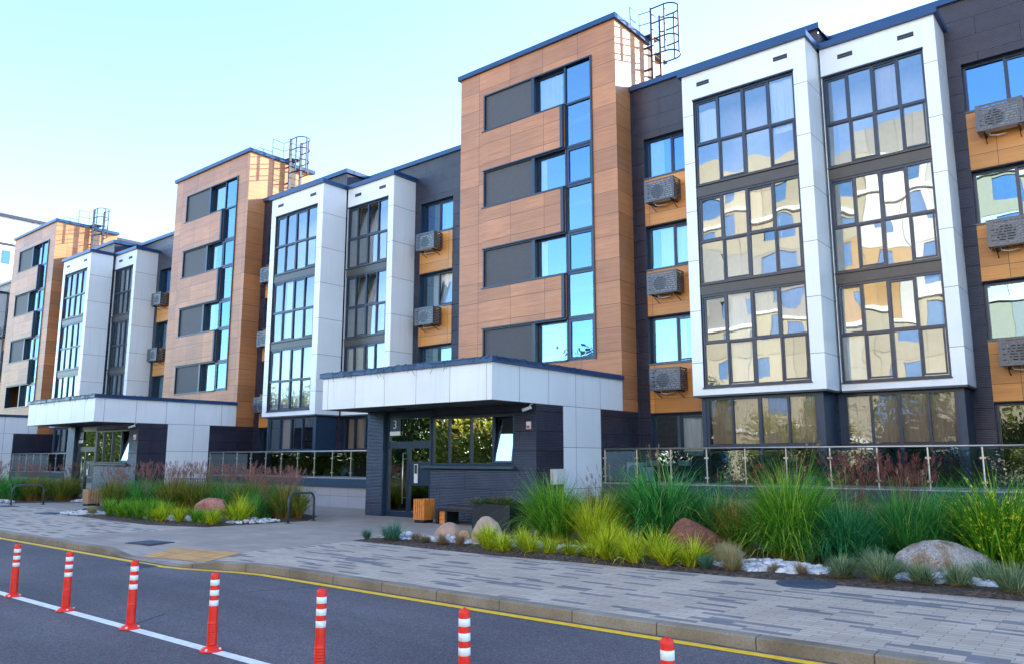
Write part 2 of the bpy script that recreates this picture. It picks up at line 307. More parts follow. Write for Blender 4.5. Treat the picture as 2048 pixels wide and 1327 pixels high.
# ------------------------------------------------------------------ mesh helpers
class MB:
    def __init__(self): self.v = []; self.f = []
    def quad(self, a, b, c, d):
        i = len(self.v); self.v += [tuple(a), tuple(b), tuple(c), tuple(d)]; self.f.append((i, i + 1, i + 2, i + 3)); return self
    def poly(self, pts):
        i = len(self.v); self.v += [tuple(p) for p in pts]; self.f.append(tuple(range(i, i + len(pts)))); return self
    def box(self, x0, x1, y0, y1, z0, z1):
        i = len(self.v)
        self.v += [(x0, y0, z0), (x1, y0, z0), (x1, y1, z0), (x0, y1, z0), (x0, y0, z1), (x1, y0, z1), (x1, y1, z1), (x0, y1, z1)]
        for q in ((0, 3, 2, 1), (4, 5, 6, 7), (0, 1, 5, 4), (1, 2, 6, 5), (2, 3, 7, 6), (3, 0, 4, 7)): self.f.append(tuple(i + k for k in q))
        return self
    def tube(self, pts, r, n=8, cap=True, r2=None):
        pts = [Vector(p) for p in pts]; i0 = len(self.v); m = len(pts)
        up = None
        for k, p in enumerate(pts):
            d = (pts[min(k + 1, m - 1)] - pts[max(k - 1, 0)]).normalized()
            if up is None:
                up = Vector((0, 0, 1)) if abs(d.z) < .9 else Vector((1, 0, 0))
            a = d.cross(up).normalized(); b_ = a.cross(d).normalized(); up = b_
            rr = r if r2 is None else r + (r2 - r) * k / max(1, m - 1)
            for j in range(n):
                t = 2 * math.pi * j / n; self.v.append(tuple(p + a * math.cos(t) * rr + b_ * math.sin(t) * rr))
        for k in range(m - 1):
            for j in range(n):
                a = i0 + k * n + j; b2 = i0 + k * n + (j + 1) % n; self.f.append((a, b2, b2 + n, a + n))
        if cap: self.f.append(tuple(i0 + j for j in range(n))[::-1]); self.f.append(tuple(i0 + (m - 1) * n + j for j in range(n)))
        return self
    def lathe(self, prof, n=20, cx=0, cy=0):
        i0 = len(self.v); m = len(prof)
        for r, z in prof:
            for j in range(n):
                t = 2 * math.pi * j / n; self.v.append((cx + r * math.cos(t), cy + r * math.sin(t), z))
        for k in range(m - 1):
            for j in range(n):
                a = i0 + k * n + j; b2 = i0 + k * n + (j + 1) % n; self.f.append((a, b2, b2 + n, a + n))
        self.f.append(tuple(i0 + j for j in range(n))[::-1]); self.f.append(tuple(i0 + (m - 1) * n + j for j in range(n)))
        return self
    def build(self, name, mat, parent=None, loc=None, smooth=False):
        o = Vector(loc) if loc else (abs_loc(parent) if parent else Vector((0, 0, 0)))
        me = bpy.data.meshes.new(name)
        me.from_pydata([(x - o.x, y - o.y, z - o.z) for x, y, z in self.v], [], self.f); me.materials.append(M[mat] if isinstance(mat, str) else mat)
        if smooth:
            for p in me.polygons: p.use_smooth = True
        me.update()
        ob = bpy.data.objects.new(name, me); COL.objects.link(ob)
        if parent: ob.parent = parent
        else: ob.location = o
        return ob
def abs_loc(o):
    v = Vector((0, 0, 0))
    while o is not None: v += o.location; o = o.parent
    return v
def empty(name, loc, label=None, cat=None, group=None):
    e = bpy.data.objects.new(name, None); COL.objects.link(e); e.location = loc; e.empty_display_size = .2
    return tag(e, label, cat, group)
def tag(o, label=None, cat=None, group=None, kind=None):
    if label: o['label'] = label
    if cat: o['category'] = cat; o['kind'] = 'thing'
    if group: o['group'] = group
    if kind: o['kind'] = kind
    return o
KIDS = {}
def copy_tree(o, loc, rz=0.0, scale=None, label=None):
    def cp(s, par):
        c = s.copy(); COL.objects.link(c)
        if par: c.parent = par
        for ch in list(s.children): cp(ch, c)
        return c
    r = cp(o, None); r.location = loc; r.rotation_euler = (0, 0, rz)
    if scale: r.scale = scale
    if label: r['label'] = label
    return r

# ------------------------------------------------------------------ the apartment block
Xl, Xr, Yt, Zt = -18.91, -12.21, 20.0, 15.63
Yc, Xcl, Zc1, Zc0 = 14.08, -18.72, 4.0, 3.09
Yf, Yb, Zb1, Zb0 = 20.865, 19.70, 12.67, 3.40
AXl, AXr, BXl, BXr = -9.78, -6.206, -25.0, -22.195
PX = {-1: -18.859, 0: 0.0, 1: 18.847, 2: 37.314, 3: 56.05}
PY = {-1: -0.954, 0: 0.0, 1: 1.20, 2: 2.485, 3: 3.7}
ZPAR = 13.42
LV = [(11.68, 10.36), (8.80, 7.42), (5.95, 4.52)]       # windows of the strips
TW = [(14.69, 13.28), (11.79, 10.43), (8.92, 7.52), (6.10, 4.72)]  # tower bands
BW = [(11.85, 9.30), (8.97, 6.44), (6.14, 3.60)]        # bay window rows

bld = empty('apartment_building', (-12.2, 20.0, 0), 'long stepped apartment block clad in wood, white and dark panels', 'building')

def holed_wall(mb, x0, x1, z0, z1, y, holes, rev=None, depth=.2):
    xs = sorted({x0, x1, *[h[0] for h in holes], *[h[1] for h in holes]}); zs = sorted({z0, z1, *[h[2] for h in holes], *[h[3] for h in holes]})
    xs = [x for x in xs if x0 <= x <= x1]; zs = [z for z in zs if z0 <= z <= z1]
    for a, b_ in zip(xs, xs[1:]):
        for c, d in zip(zs, zs[1:]):
            mx, mz = (a + b_) / 2, (c + d) / 2
            if any(h[0] < mx < h[1] and h[2] < mz < h[3] for h in holes): continue
            mb.quad((a, y, c), (b_, y, c), (b_, y, d), (a, y, d))
    if rev is not None:
        for a, b_, c, d in holes:
            y2 = y + depth
            rev.quad((a, y, c), (a, y, d), (a, y2, d), (a, y2, c)); rev.quad((b_, y, d), (b_, y, c), (b_, y2, c), (b_, y2, d))
            rev.quad((a, y, d), (b_, y, d), (b_, y2, d), (a, y2, d)); rev.quad((b_, y, c), (a, y, c), (a, y2, c), (b_, y2, c))

def reveal(win, a, b_, c, d, y, y2):
    r = MB()
    r.quad((a, y, c), (a, y, d), (a, y2, d), (a, y2, c)); r.quad((b_, y, d), (b_, y, c), (b_, y2, c), (b_, y2, d))
    r.quad((a, y, d), (b_, y, d), (b_, y2, d), (a, y2, d)); r.quad((b_, y, c), (a, y, c), (a, y2, c), (b_, y2, c)); r.build('reveal', 'reveal', win)
def wavy_sheet(mb, x0, x1, z0, z1, y, amp=.03, waves=9):
    n = max(8, int((x1 - x0) * waves * 2.5))
    for i in range(n):
        a = x0 + (x1 - x0) * i / n; b_ = x0 + (x1 - x0) * (i + 1) / n
        ya = y + amp * math.sin(a * waves * 2.1) + amp * .5 * math.sin(a * waves * 5.3); yb = y + amp * math.sin(b_ * waves * 2.1) + amp * .5 * math.sin(b_ * waves * 5.3)
        mb.quad((a, ya, z0), (b_, yb, z0), (b_, yb, z1), (a, ya, z1))

def window(x0, x1, z0, z1, y, cols, trans=(), glass='glass', fw=.06, mid=None, open_cells=(), sash=True, curtains=None, fd=.08, parent=None, label=None):
    """cols: interior mullion x positions; trans: transom heights"""
    fr = MB(); pn = MB()
    fr.box(x0, x0 + fw, y, y + fd, z0, z1); fr.box(x1 - fw, x1, y, y + fd, z0, z1)
    fr.box(x0 + fw, x1 - fw, y + .003, y + fd, z1 - fw, z1); fr.box(x0 + fw, x1 - fw, y + .003, y + fd, z0, z0 + fw)
    xs = [x0 + fw] + list(cols) + [x1 - fw]
    for c in cols:
        w = .05 if (mid is None or abs(c - mid) > .01) else .085
        fr.box(c - w / 2, c + w / 2, y - .004, y + fd, z0 + fw, z1 - fw)
    for t in trans: fr.box(x0 + fw, x1 - fw, y - .008, y + fd - .006, t - .035, t + .035)
    zs = [z0 + fw] + list(trans) + [z1 - fw]
    for i, (a, b_) in enumerate(zip(xs, xs[1:])):
        for j, (c, d) in enumerate(zip(zs, zs[1:])):
            a2, b2, c2, d2 = a + .02, b_ - .02, c + .02, d - .02
            tx, tz = R.uniform(-.006, .006), R.uniform(-.006, .006)
            yy = y + .045
            if (i, j) in open_cells:            # sash tilted inwards at the top
                s = .05; top = .20
                def P(px_, pz, off=0): return (px_, yy - .03 + off + top * (pz - c2) / (d2 - c2), pz)
                pn.quad(P(a2 + s, c2 + s), P(b2 - s, c2 + s), P(b2 - s, d2 - s), P(a2 + s, d2 - s))
                for (p0, p1, p2, p3) in (((a2, c2), (b2, c2), (b2, c2 + s), (a2, c2 + s)), ((a2, d2 - s), (b2, d2 - s), (b2, d2), (a2, d2)), ((a2, c2 + s), (a2 + s, c2 + s), (a2 + s, d2 - s), (a2, d2 - s)), ((b2 - s, c2 + s), (b2, c2 + s), (b2, d2 - s), (b2 - s, d2 - s))):
                    fr.quad(P(*p0, -.012), P(*p1, -.012), P(*p2, -.012), P(*p3, -.012))
                continue
            if sash and (i + j) % 2 == 1:       # a visible casement inside the frame
                s = .04
                fr.box(a2, a2 + s, y + .012, y + .05, c2, d2); fr.box(b2 - s, b2, y + .012, y + .05, c2, d2)
                fr.box(a2 + s, b2 - s, y + .014, y + .05, c2, c2 + s); fr.box(a2 + s, b2 - s, y + .014, y + .05, d2 - s, d2)
            pn.quad((a2 - .02, yy - tx - tz, c2 - .02), (b2 + .02, yy + tx - tz, c2 - .02), (b2 + .02, yy + tx + tz, d2 + .02), (a2 - .02, yy - tx + tz, d2 + .02))
    f = fr.build('window', 'frame', parent)
    if label: f['label'] = label
    pn.build('pane', glass, f)
    for (ca, cb, cz0, cz1, mat) in (curtains or []):
        k = MB(); wavy_sheet(k, ca, cb, cz0, cz1, y + .15, .02, 8); k.build('curtain' if mat != 'blind' else 'blind', mat, f)
    return f

def unit(k):
    ox, oy = -PX[k], -PY[k]
    F = lambda x: x + ox
    G = lambda y: y + oy
    eL, eR = AXr - PX.get(k + 1) + .012, F(AXr) - .004
    yf, yb, yt, yc = G(Yf), G(Yb), G(Yt), G(Yc)
    xl, xr = F(Xl), F(Xr)
    rs = R
    # strips of flat facade with windows
    wA = (F(-11.76), F(-10.06)); wB = (F(-21.87), F(-20.10))
    holes = []
    for (a, b_) in (wA, wB):
        for zt, zb in LV: holes.append((a, b_, zb, zt))
    holes.append((wA[0], wA[1], 1.66, 3.02)); holes.append((wB[0], wB[1], 1.2, 3.02))
    main = MB()
    holed_wall(main, eL, xl + .02, 0, ZPAR, yf, [h for h in holes if h[1] < xl], None)
    holed_wall(main, xr - .02, eR, 0, ZPAR, yf, [h for h in holes if h[0] > xr], None)
    yB = yf + 13
    main.quad((eL, yB, 0), (eL, yf, 0), (eL, yf, ZPAR), (eL, yB, ZPAR)); main.quad((eR, yf, 0), (eR, yB, 0), (eR, yB, ZPAR), (eR, yf, ZPAR))
    main.quad((eR, yB, 0), (eL, yB, 0), (eL, yB, ZPAR), (eR, yB, ZPAR))
    main.build('ribbed_wall', 'ribbed', bld)
    rf = MB(); rf.quad((eL, yf, ZPAR - .06), (eR, yf, ZPAR - .06), (eR, yB, ZPAR - .06), (eL, yB, ZPAR - .06)); rf.build('roof', 'roofing', bld)
    inn = MB(); inn.quad((eL + .1, yf + 3.6, 0), (eR - .1, yf + 3.6, 0), (eR - .1, yf + 3.6, ZPAR - .1), (eL + .1, yf + 3.6, ZPAR - .1))
    for zz in (4.25, 7.12, 10.0): inn.box(eL + .1, eR - .1, yf + .3, yf + 3.59, zz - .12, zz)
    inn.build('interior', 'dark_in', bld)
    c0 = ZPAR; c1 = ZPAR + .17
    fl = MB(); fl.box(eL - .06, xl - .002, yf - .09, yf + .3, c0, c1); fl.build('parapet_flashing', 'flash', bld)
    fl = MB(); fl.box(xr + .002, eR + .06, yf - .09, yf + .3, c0, c1); fl.box(eR - .3, eR + .07, yf + .3, yB, c0 + .002, c1 - .002); fl.build('parapet_flashing', 'flash', bld)
    # windows and wood infill of the strips
    for s, (a, b_) in (('A', wA), ('B', wB)):
        for i, (zt, zb) in enumerate(LV):
            cur = []
            if s == 'A' and k == 0:
                cur = [[(a + .1, a + .55, zb + .1, zt - .05, 'curtain_cream')], [(a + .35, b_ - .1, zb + .1, zt - .05, 'curtain_white')], [(a + .1, b_ - .6, zb + .1, zt - .05, 'curtain_white')]][i]
            elif s == 'B' and k in (0, 1): cur = [(a + .5, b_ - .1, zb + .1, zt - .05, ['curtain_green', 'curtain_white', 'curtain_green'][i])]
            wn = window(a, b_, zb, zt, yf + .17, [a + (b_ - a) * .52], (), 'glass' if i else 'glass_blue', .07, None, [(1, 0)] if (s == 'B' and k == 0 and i == 1) else (), True, cur, .07, bld)
            reveal(wn, a, b_, zb, zt, yf, yf + .24)
            o = MB(); z1 = zb - .03; z0 = (LV[i + 1][0] if i < 2 else 3.02) + .03
            o.box(a, b_, yf - .015, yf + .05, z0, z1); o.build('wood_infill', 'orange', bld)
            sl = MB(); sl.box(a - .01, b_ + .01, yf - .05, yf + .17, zb - .028, zb + .012); sl.build('window_sill', 'sill', bld)
        zb = 1.66 if s == 'A' else 1.2
        wn = window(a, b_, zb, 3.02, yf + .17, [a + (b_ - a) * .52], (), 'glass_low', .07, None, (), True, [(a + .9, b_ - .1, zb + .1, 2.95, 'curtain_white')] if k == 0 else [], .07, bld)
        reveal(wn, a, b_, zb, 3.02, yf, yf + .24)
    # tower
    bands = [(F(-17.75), F(-14.20), zb, zt) for zt, zb in TW]; strip = (F(-14.20), F(-13.10), TW[3][1], TW[0][0])
    t, tr = MB(), MB()
    holed_wall(t, xl, xr, 3.95, Zt, yt, bands + [strip], None)
    yS = yt + 2.1
    t.quad((xr, yt, 3.095), (xr, yf + .0, 3.095), (xr, yf, Zt), (xr, yt, Zt)); t.quad((xr, yf, ZPAR + .0), (xr, yS, ZPAR), (xr, yS, Zt), (xr, yf, Zt))
    t.quad((xl, yf + 6, 0), (xl, yt, 0), (xl, yt, Zt), (xl, yf + 6, Zt))
    xi = xr - .22
    t.quad((xr, yS, ZPAR - .1), (xi, yS, ZPAR - .1), (xi, yS, Zt), (xr, yS, Zt)); t.quad((xi, yS, ZPAR - .1), (xi, yt + 3.6, ZPAR - .1), (xi, yt + 3.6, Zt), (xi, yS, Zt))
    t.quad((xi, yt + 3.6, ZPAR - .1), (xl, yt + 3.6, ZPAR - .1), (xl, yt + 3.6, Zt), (xi, yt + 3.6, Zt))
    t.build('stair_tower', 'wood', bld)
    tf = MB(); tf.box(xl - .10, xr + .09, yt - .10, yt + .25, Zt, Zt + .17); tf.box(xr - .25, xr + .09, yt + .25, yS + .08, Zt + .002, Zt + .168)
    tf.box(xi - .25, xi + .09, yS + .08, yt + 3.7, Zt + .003, Zt + .166); tf.box(xl - .09, xl + .25, yt + .25, yt + 3.7, Zt + .002, Zt + .168)
    tf.box(xl + .25, xi - .25, yt + 3.45, yt + 3.7, Zt + .001, Zt + .165); tf.build('tower_flashing', 'flash', bld)
    trf = MB(); trf.quad((xl, yt, Zt - .05), (xr, yt, Zt - .05), (xr, yt + 3.6, Zt - .05), (xl, yt + 3.6, Zt - .05)); trf.build('tower_roof', 'roofing', bld)
    ti = MB(); ti.quad((xl + .1, yt + 2.5, 3.9), (xr - .1, yt + 2.5, 3.9), (xr - .1, yt + 2.5, Zt - .1), (xl + .1, yt + 2.5, Zt - .1))
    ti.quad((xr - .03, yt + .05, 3.9), (xr - .03, yt + 2.5, 3.9), (xr - .03, yt + 2.5, Zt - .1), (xr - .03, yt + .05, Zt - .1)); 
    for zz in (4.25, 7.12, 10.0, 12.86): ti.box(xl + .1, xr - .1, yt + .35, yt + 2.49, zz - .15, zz)
    ti.build('tower_interior', 'dark_in', bld)
    for i, (zt, zb) in enumerate(TW):
        fr, pn, gp, pb = MB(), MB(), MB(), MB()
        A, Bx, Cx, D = F(-17.75), F(-15.58), F(-14.20), F(-13.10)
        y = yt
        nz = TW[i - 1][1] if i else zt       # the glazed strip runs on up to the next band
        fr.box(A, A + .05, y - .045, y + .2, zb, zt); fr.box(A + .05, D - .06, y - .042, y + .2, zt - .05, zt) if i == 0 else fr.box(A + .05, Cx, y - .042, y + .2, zt - .05, zt)
        fr.box(A + .05, Cx, y - .048, y + .2, zb, zb + .05)
        fr.box(Bx, Bx + .13, y - .03, y + .22, zb + .05, zt - .05)
        fr.box(Bx + .13, Bx + .17, y + .15, y + .22, zb + .05, zt - .05); fr.box(Bx + .17, Cx - .02, y + .152, y + .22, zt - .12, zt - .05)
        fr.box(Cx - .02, Cx + .04, y + .02, y + .20, zb, zt if i == 0 else nz)
        fr.box(D - .06, D, y - .045, y + .2, zb, nz if i else zt)
        fr.box(Cx + .04, D - .06, y + .03, y + .2, zb - .03, zb + .045)
        if i: fr.box(Cx + .04, D - .06, y + .03, y + .2, zt - .05, zt + .04)
        if i:   # opening casement
            s = .07
            fr.box(Cx + .06, Cx + .06 + s, y + .025, y + .12, zb + .06, zt - .07); fr.box(D - .08 - s, D - .08, y + .025, y + .12, zb + .06, zt - .07)
            fr.box(Cx + .06 + s, D - .08 - s, y + .027, y + .12, zb + .06, zb + .06 + s); fr.box(Cx + .06 + s, D - .08 - s, y + .027, y + .12, zt - .07 - s, zt - .07)
        w = fr.build('window', 'frame', bld)
        def pane(a, b_, c, d, yy, pn=pn):
            tx, tz = R.uniform(-.006, .006), R.uniform(-.006, .006)
            pn.quad((a, yy - tx - tz, c), (b_, yy + tx - tz, c), (b_, yy + tx + tz, d), (a, yy - tx + tz, d))
        pane(Bx + .16, Cx, zb + .04, zt - .1, y + .16); pane(Cx + .02, D - .04, zb + .02, zt - .03, y + .07, pb if i else pn)
        if i: pane(Cx + .02, D - .04, zt + .02, nz - .01, y + .075)
        pn.build('pane', 'glass', w)
        if i: pb.build('casement_pane', 'glass_blue', w)
        gp.box(A + .05, Bx, y + .03, y + .1, zb + .05, zt - .05)
        if not (k == 2 and i == 3): gp.build('infill_screen', 'grille', w)
        cu = MB(); wavy_sheet(cu, Bx + .2, Bx + .2 + R.choice((.25, .45, .9)), zb + .05, zt - .1, y + .27, .02, 8); cu.build('curtain', 'curtain_cream' if i != 3 else 'curtain_white', w)
    for i in range(3):
        zt0, zb0 = TW[i][1], TW[i + 1][0]
        p = MB(); p.box(F(-17.75), F(-14.33), yt - .09, yt + .02, zb0 + .03, zt0 - .03); pp = p.build('balcony_parapet', 'wood', bld)
        c = MB(); c.box(F(-17.78), F(-14.22), yt - .115, yt + .03, zt0 - .028, zt0 + .008); c.box(F(-14.33), F(-14.225), yt - .11, yt + .08, zb0, zt0 - .03)
        c.box(F(-17.75), F(-14.335), yt - .10, yt + .02, zb0 - .01, zb0 + .028); c.build('trim', 'reveal', pp)
    # white bays
    for (a, b_, o0, o1, nm) in ((F(AXl), F(AXr) - .004, F(-9.46), F(-6.56), 'A'), (max(F(BXl), eL), F(BXr), max(F(BXl), eL) + .02, F(-22.50), 'B')):
        w, tr = MB(), MB()
        holed_wall(w, a, b_, Zb0, Zb1, yb, [(o0, o1, BW[2][1], BW[0][0])], None)
        w.quad((a, yf, Zb0), (a, yb, Zb0), (a, yb, Zb1), (a, yf, Zb1)); w.quad((b_, yb, Zb0), (b_, yf, Zb0), (b_, yf, Zb1), (b_, yb, Zb1))
        w.build('white_bay', 'white', bld)
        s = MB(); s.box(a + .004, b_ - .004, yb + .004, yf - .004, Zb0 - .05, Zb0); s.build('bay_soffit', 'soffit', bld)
        c = MB(); c.box(a - .10, b_ + (.09 if nm == 'B' else .075), yb - .10, yf - .01, Zb1, Zb1 + .16); c.build('bay_flashing', 'flash', bld)
        for vx in (a + .46, b_ - .86):
            v_ = MB(); v_.box(vx, vx + .38, yb - .012, yb + .02, 12.26, 12.38); vv = v_.build('vent', 'black', bld)
            q = MB(); q.box(vx + .02, vx + .36, yb - .02, yb - .012, 12.30, 12.315); q.build('slat', 'ac_grey', vv)
        lw = MB(); yl = yf - .02
        lw.quad((a + .02, yl, Zb0), (b_ - .02, yl, Zb0), (b_ - .02, yl, Zb1 - .1), (a + .02, yl, Zb1 - .1))
        lw.quad((a + .02, yb + .02, Zb0), (a + .02, yl, Zb0), (a + .02, yl, Zb1 - .1), (a + .02, yb + .02, Zb1 - .1)); lw.quad((b_ - .02, yl, Zb0), (b_ - .02, yb + .02, Zb0), (b_ - .02, yb + .02, Zb1 - .1), (b_ - .02, yl, Zb1 - .1))
        for zz in (9.15, 6.29, 3.5, 12.1): lw.box(a + .03, b_ - .03, yb + .13, yl - .01, zz - .1, zz + .08)
        lw.build('loggia_wall', 'loggia', bld)
        n4 = [o0 + (o1 - o0) * q for q in (.25, .5, .75)]
        for i, (zt, zb) in enumerate(BW):
            cur = []; opens = ()
            if k == 0 and nm == 'B' and i < 2: opens = [(1, 1), (2, 1)]
            if k == 0 and nm == 'B' and i == 2: cur = [(o0 + .1, o1 - .1, zb + .1, zt - .1, 'curtain_cream')]
            if k == 1 and nm == 'A' and i == 2: cur = [(o0 + .1, o1 - .1, zb + .1, zt - .1, 'curtain_white')]
            if k == 0 and nm == 'A' and i == 0: cur = [(n4[2], o1 - .1, zb + 1.0, zt - .1, 'curtain_white'), (o0 + .1, n4[0] - .1, zb + 1.3, zt - .3, 'curtain_white')]
            if k == 0 and nm == 'A' and i == 1: cur = [(n4[0], n4[2], zb + 1.2, zt - .1, 'blind')]
            if k == -1 and nm == 'B' and i == 0: cur = [(n4[1], n4[2], zb + 1.2, zt - .1, 'blind')]
            if not cur and not opens:
                q_ = [o0 + .1] + n4 + [o1 - .1]
                for ci in range(4):
                    if rs.random() < .45: cur.append((q_[ci] + .02, q_[ci + 1] - .02, zb + rs.choice((.1, .1, 1.25)), zt - .1, rs.choice(('curtain_white', 'curtain_white', 'curtain_cream', 'blind'))))
            window(o0, o1, zb, zt, yb + .05, n4, (zb + 1.22,), 'glass_bay', .06, n4[1], opens, True, cur, .08, bld)
            if i < 2:
                sp = MB(); sp.box(o0, o1, yb + .03, yb + .1, BW[i + 1][0] + .004, zb - .004); sp.box(o0, o1, yb - .02, yb + .03, zb - .03, zb - .002); sp.build('spandrel', 'spandrel', bld)
        sl = MB(); sl.box(o0 - .02, o1 + .02, yb - .035, yb + .05, BW[2][1] - .03, BW[2][1] - .001); sl.build('bay_sill', 'frame', bld); sl = MB(); sl.box(o0 - .01, o1 + .01, yb - .03, yb + .04, BW[0][0] + .001, BW[0][0] + .04); sl.build('bay_head_trim', 'frame', bld)
        # glazed room under the bay
        g0, g1 = o0 - .06, o1 + .05; yg = yb + .22
        gz = MB(); gz.box(g0 - .12, g0, yg - .02, yf, .95, Zb0 - .055); gz.build('corner_post', 'reveal', bld); gz = MB(); gz.box(g1, g1 + .14, yg - .02, yf, .95, Zb0 - .055); gz.build('corner_post', 'reveal', bld)
        m4 = [g0 + (g1 - g0) * q for q in (.25, .5, .75)]
        window(g0, g1, .98, Zb0 - .055, yg, m4, (2.05,), 'glass_low', .08, m4[1], (), False, [(g0 + .1, g1 - .1, 2.1, 3.3, 'blind')] if k in (0, -1) else [(m4[0], m4[1], 2.1, 3.3, 'blind')], .1, bld)
    # entrance block
    sh = MB()
    cn = MB()
    cn.quad((F(Xcl), yc, Zc0), (xr, yc, Zc0), (xr, yc, Zc1), (F(Xcl), yc, Zc1)); cn.quad((xr, yc, Zc0), (xr, yt, Zc0), (xr, yt, Zc1), (xr, yc, Zc1))
    cn.quad((F(Xcl), yt, Zc0), (F(Xcl), yc, Zc0), (F(Xcl), yc, Zc1), (F(Xcl), yt, Zc1)); cn.build('canopy', 'white_band', bld)
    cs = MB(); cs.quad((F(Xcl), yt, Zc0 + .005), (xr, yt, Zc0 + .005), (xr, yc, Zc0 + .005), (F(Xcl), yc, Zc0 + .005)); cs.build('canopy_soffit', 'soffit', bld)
    cf = MB(); cf.box(F(Xcl) - .08, xr + .08, yc - .08, yc + .25, Zc1, Zc1 + .14); cf.box(xr - .25, xr + .08, yc + .25, yt - .002, Zc1 + .001, Zc1 + .138); cf.box(F(Xcl) - .08, F(Xcl) + .25, yc + .25, yt - .002, Zc1 + .001, Zc1 + .138); cf.build('canopy_flashing', 'flash', bld)
    cr = MB(); cr.quad((F(Xcl), yc, Zc1 - .02), (xr, yc, Zc1 - .02), (xr, yt, Zc1 - .02), (F(Xcl), yt, Zc1 - .02)); cr.build('canopy_roof', 'roofing', bld)
    ye = G(15.80); zt_ = Zc0 + .005
    sw = MB(); sw.quad((xr, G(18.80), -.1), (xr, yf, -.1), (xr, yf, 3.095), (xr, G(18.80), 3.095))
    sw.build('side_wall', 'ribbed', bld); sw = MB(); sw.quad((xr, ye, -.1), (xr, G(16.98), -.1), (xr, G(16.98), Zc0), (xr, ye, Zc0))
    holed_wall(sw, F(-15.97), xr, -.1, zt_, ye, [(F(-15.95), F(-12.93), 1.50, 2.86)], None)
    sw.build('entrance_wall', 'ribbed', bld); sw = MB(); sw.quad((F(-18.60), yf, -.1), (F(-18.60), G(15.69), -.1), (F(-18.60), G(15.69), zt_), (F(-18.60), yf, zt_))
    sw.quad((F(-18.60), G(15.69), -.1), (F(-17.88), G(15.69), -.1), (F(-17.88), G(15.69), zt_), (F(-18.60), G(15.69), zt_))
    sw.build('pillar', 'ribbed', bld)
    wp = MB(); wp.quad((xr, G(16.98), -.1), (xr, G(18.80), -.1), (xr, G(18.80), Zc0), (xr, G(16.98), Zc0)); wp.build('white_wall_panel', 'white_band', bld)
    pj = MB(); pj.quad((F(-17.88), G(15.69), -.1), (F(-17.88), ye + .1, -.1), (F(-17.88), ye + .1, zt_), (F(-17.88), G(15.69), zt_))
    pj.build('door_jamb', 'reveal', bld)
    lob = MB(); lob.quad((F(-18.55), ye + 3, 0), (xr - .05, ye + 3, 0), (xr - .05, ye + 3, 3.05), (F(-18.55), ye + 3, 3.05)); lob.quad((F(-18.55), ye + 3, .03), (F(-18.55), ye + .1, .03), (xr - .05, ye + .1, .03), (xr - .05, ye + 3, .03)); lob.build('lobby', 'dark_in', bld)
    e0, e1 = F(-15.95), F(-12.93)
    window(e0, e1, 1.52, 2.86, ye + .02, [F(-15.29), F(-14.48), F(-13.67)], (), 'glass_entry', .06, None, [(3, 0)], False, [], .08, bld)
    es = MB(); es.box(F(-16.30), F(-12.88), ye - .10, ye + .02, 1.44, 1.51); es.build('window_sill', 'sill', bld)
    # door
    d = MB(); d0, d1, dm = F(-17.86), F(-15.97), F(-16.92); y = ye + .02
    for a, b_ in ((d0, d0 + .10), (d1 - .09, d1)): d.box(a, b_, y, y + .1, 0, 3.08)
    d.box(dm - .05, dm + .05, y - .004, y + .1, .2, 2.0)
    d.box(d0 + .10, d1 - .09, y + .002, y + .1, 2.0, 2.20); d.box(d0 + .10, d1 - .09, y + .002, y + .1, 2.86, 3.08); d.box(d0 + .10, d1 - .09, y + .002, y + .1, 0, .2)
    d.box(dm + .05, d1 - .09, y + .004, y + .1, .95, 1.62)
    dd = d.build('entrance_door', 'frame', bld)
    g = MB()
    for (a, b_, c, e) in ((d0 + .1, dm - .05, .2, 2.0), (dm + .05, d1 - .09, 1.62, 2.0), (dm + .05, d1 - .09, .2, .95), (d0 + .1, d1 - .09, 2.2, 2.86)): g.quad((a, y + .05, c), (b_, y + .05, c), (b_, y + .05, e), (a, y + .05, e))
    g.build('pane', 'glass_entry', dd)
    h = MB(); h.tube([(dm - .14, y - .07, .42), (dm - .14, y - .07, 1.86)], .018, 8); h.tube([(dm - .14, y - .07, .6), (dm - .14, y + .05, .6)], .012, 6); h.tube([(dm - .14, y - .07, 1.7), (dm - .14, y + .05, 1.7)], .012, 6); h.build('handle', 'steel', dd, smooth=True)
    ic = MB(); ic.box(dm + .28, dm + .42, y - .02, y + .003, 1.02, 1.55); ic.build('intercom', 'ac_white', dd)
    ik = MB(); ik.box(dm + .30, dm + .40, y - .026, y - .02, 1.28, 1.53); ik.build('keypad', 'black', dd)
    lamp = MB(); lamp.lathe([(.12, Zc0 - .05), (.15, Zc0 - .02), (.15, Zc0 + .0)], 16, F(-16.4), G(15.0)); lamp.build('soffit_lamp', 'black', bld)
    # terrace to the right of the entrance, up to the next entrance
    tx0, tx1 = xr + .004, F(Xcl) + (PX[k] - PX[k - 1] if (k - 1) in PX else 18.86) + .10
    ty = G(18.85); tb = G(20.9) + 1.3
    ts = MB(); ts.box(tx0, tx1, ty - .08, tb, .74, 1.02); ts.build('terrace_edge', 'reveal', bld)
    tt = MB(); tt.box(tx0, tx1, ty - .06, tb, 1.021, 1.05); tt.build('terrace_floor', 'concrete', bld)
    tw = MB(); tw.quad((tx0, ty + .03, -.2), (tx1, ty + .03, -.2), (tx1, ty + .03, .735), (tx0, ty + .03, .735)); tw.build('terrace_wall', 'plinth', bld)
    return (tx0, tx1, ty)
terr = {}
for k in (-1, 0, 1, 2): terr[k] = unit(k)

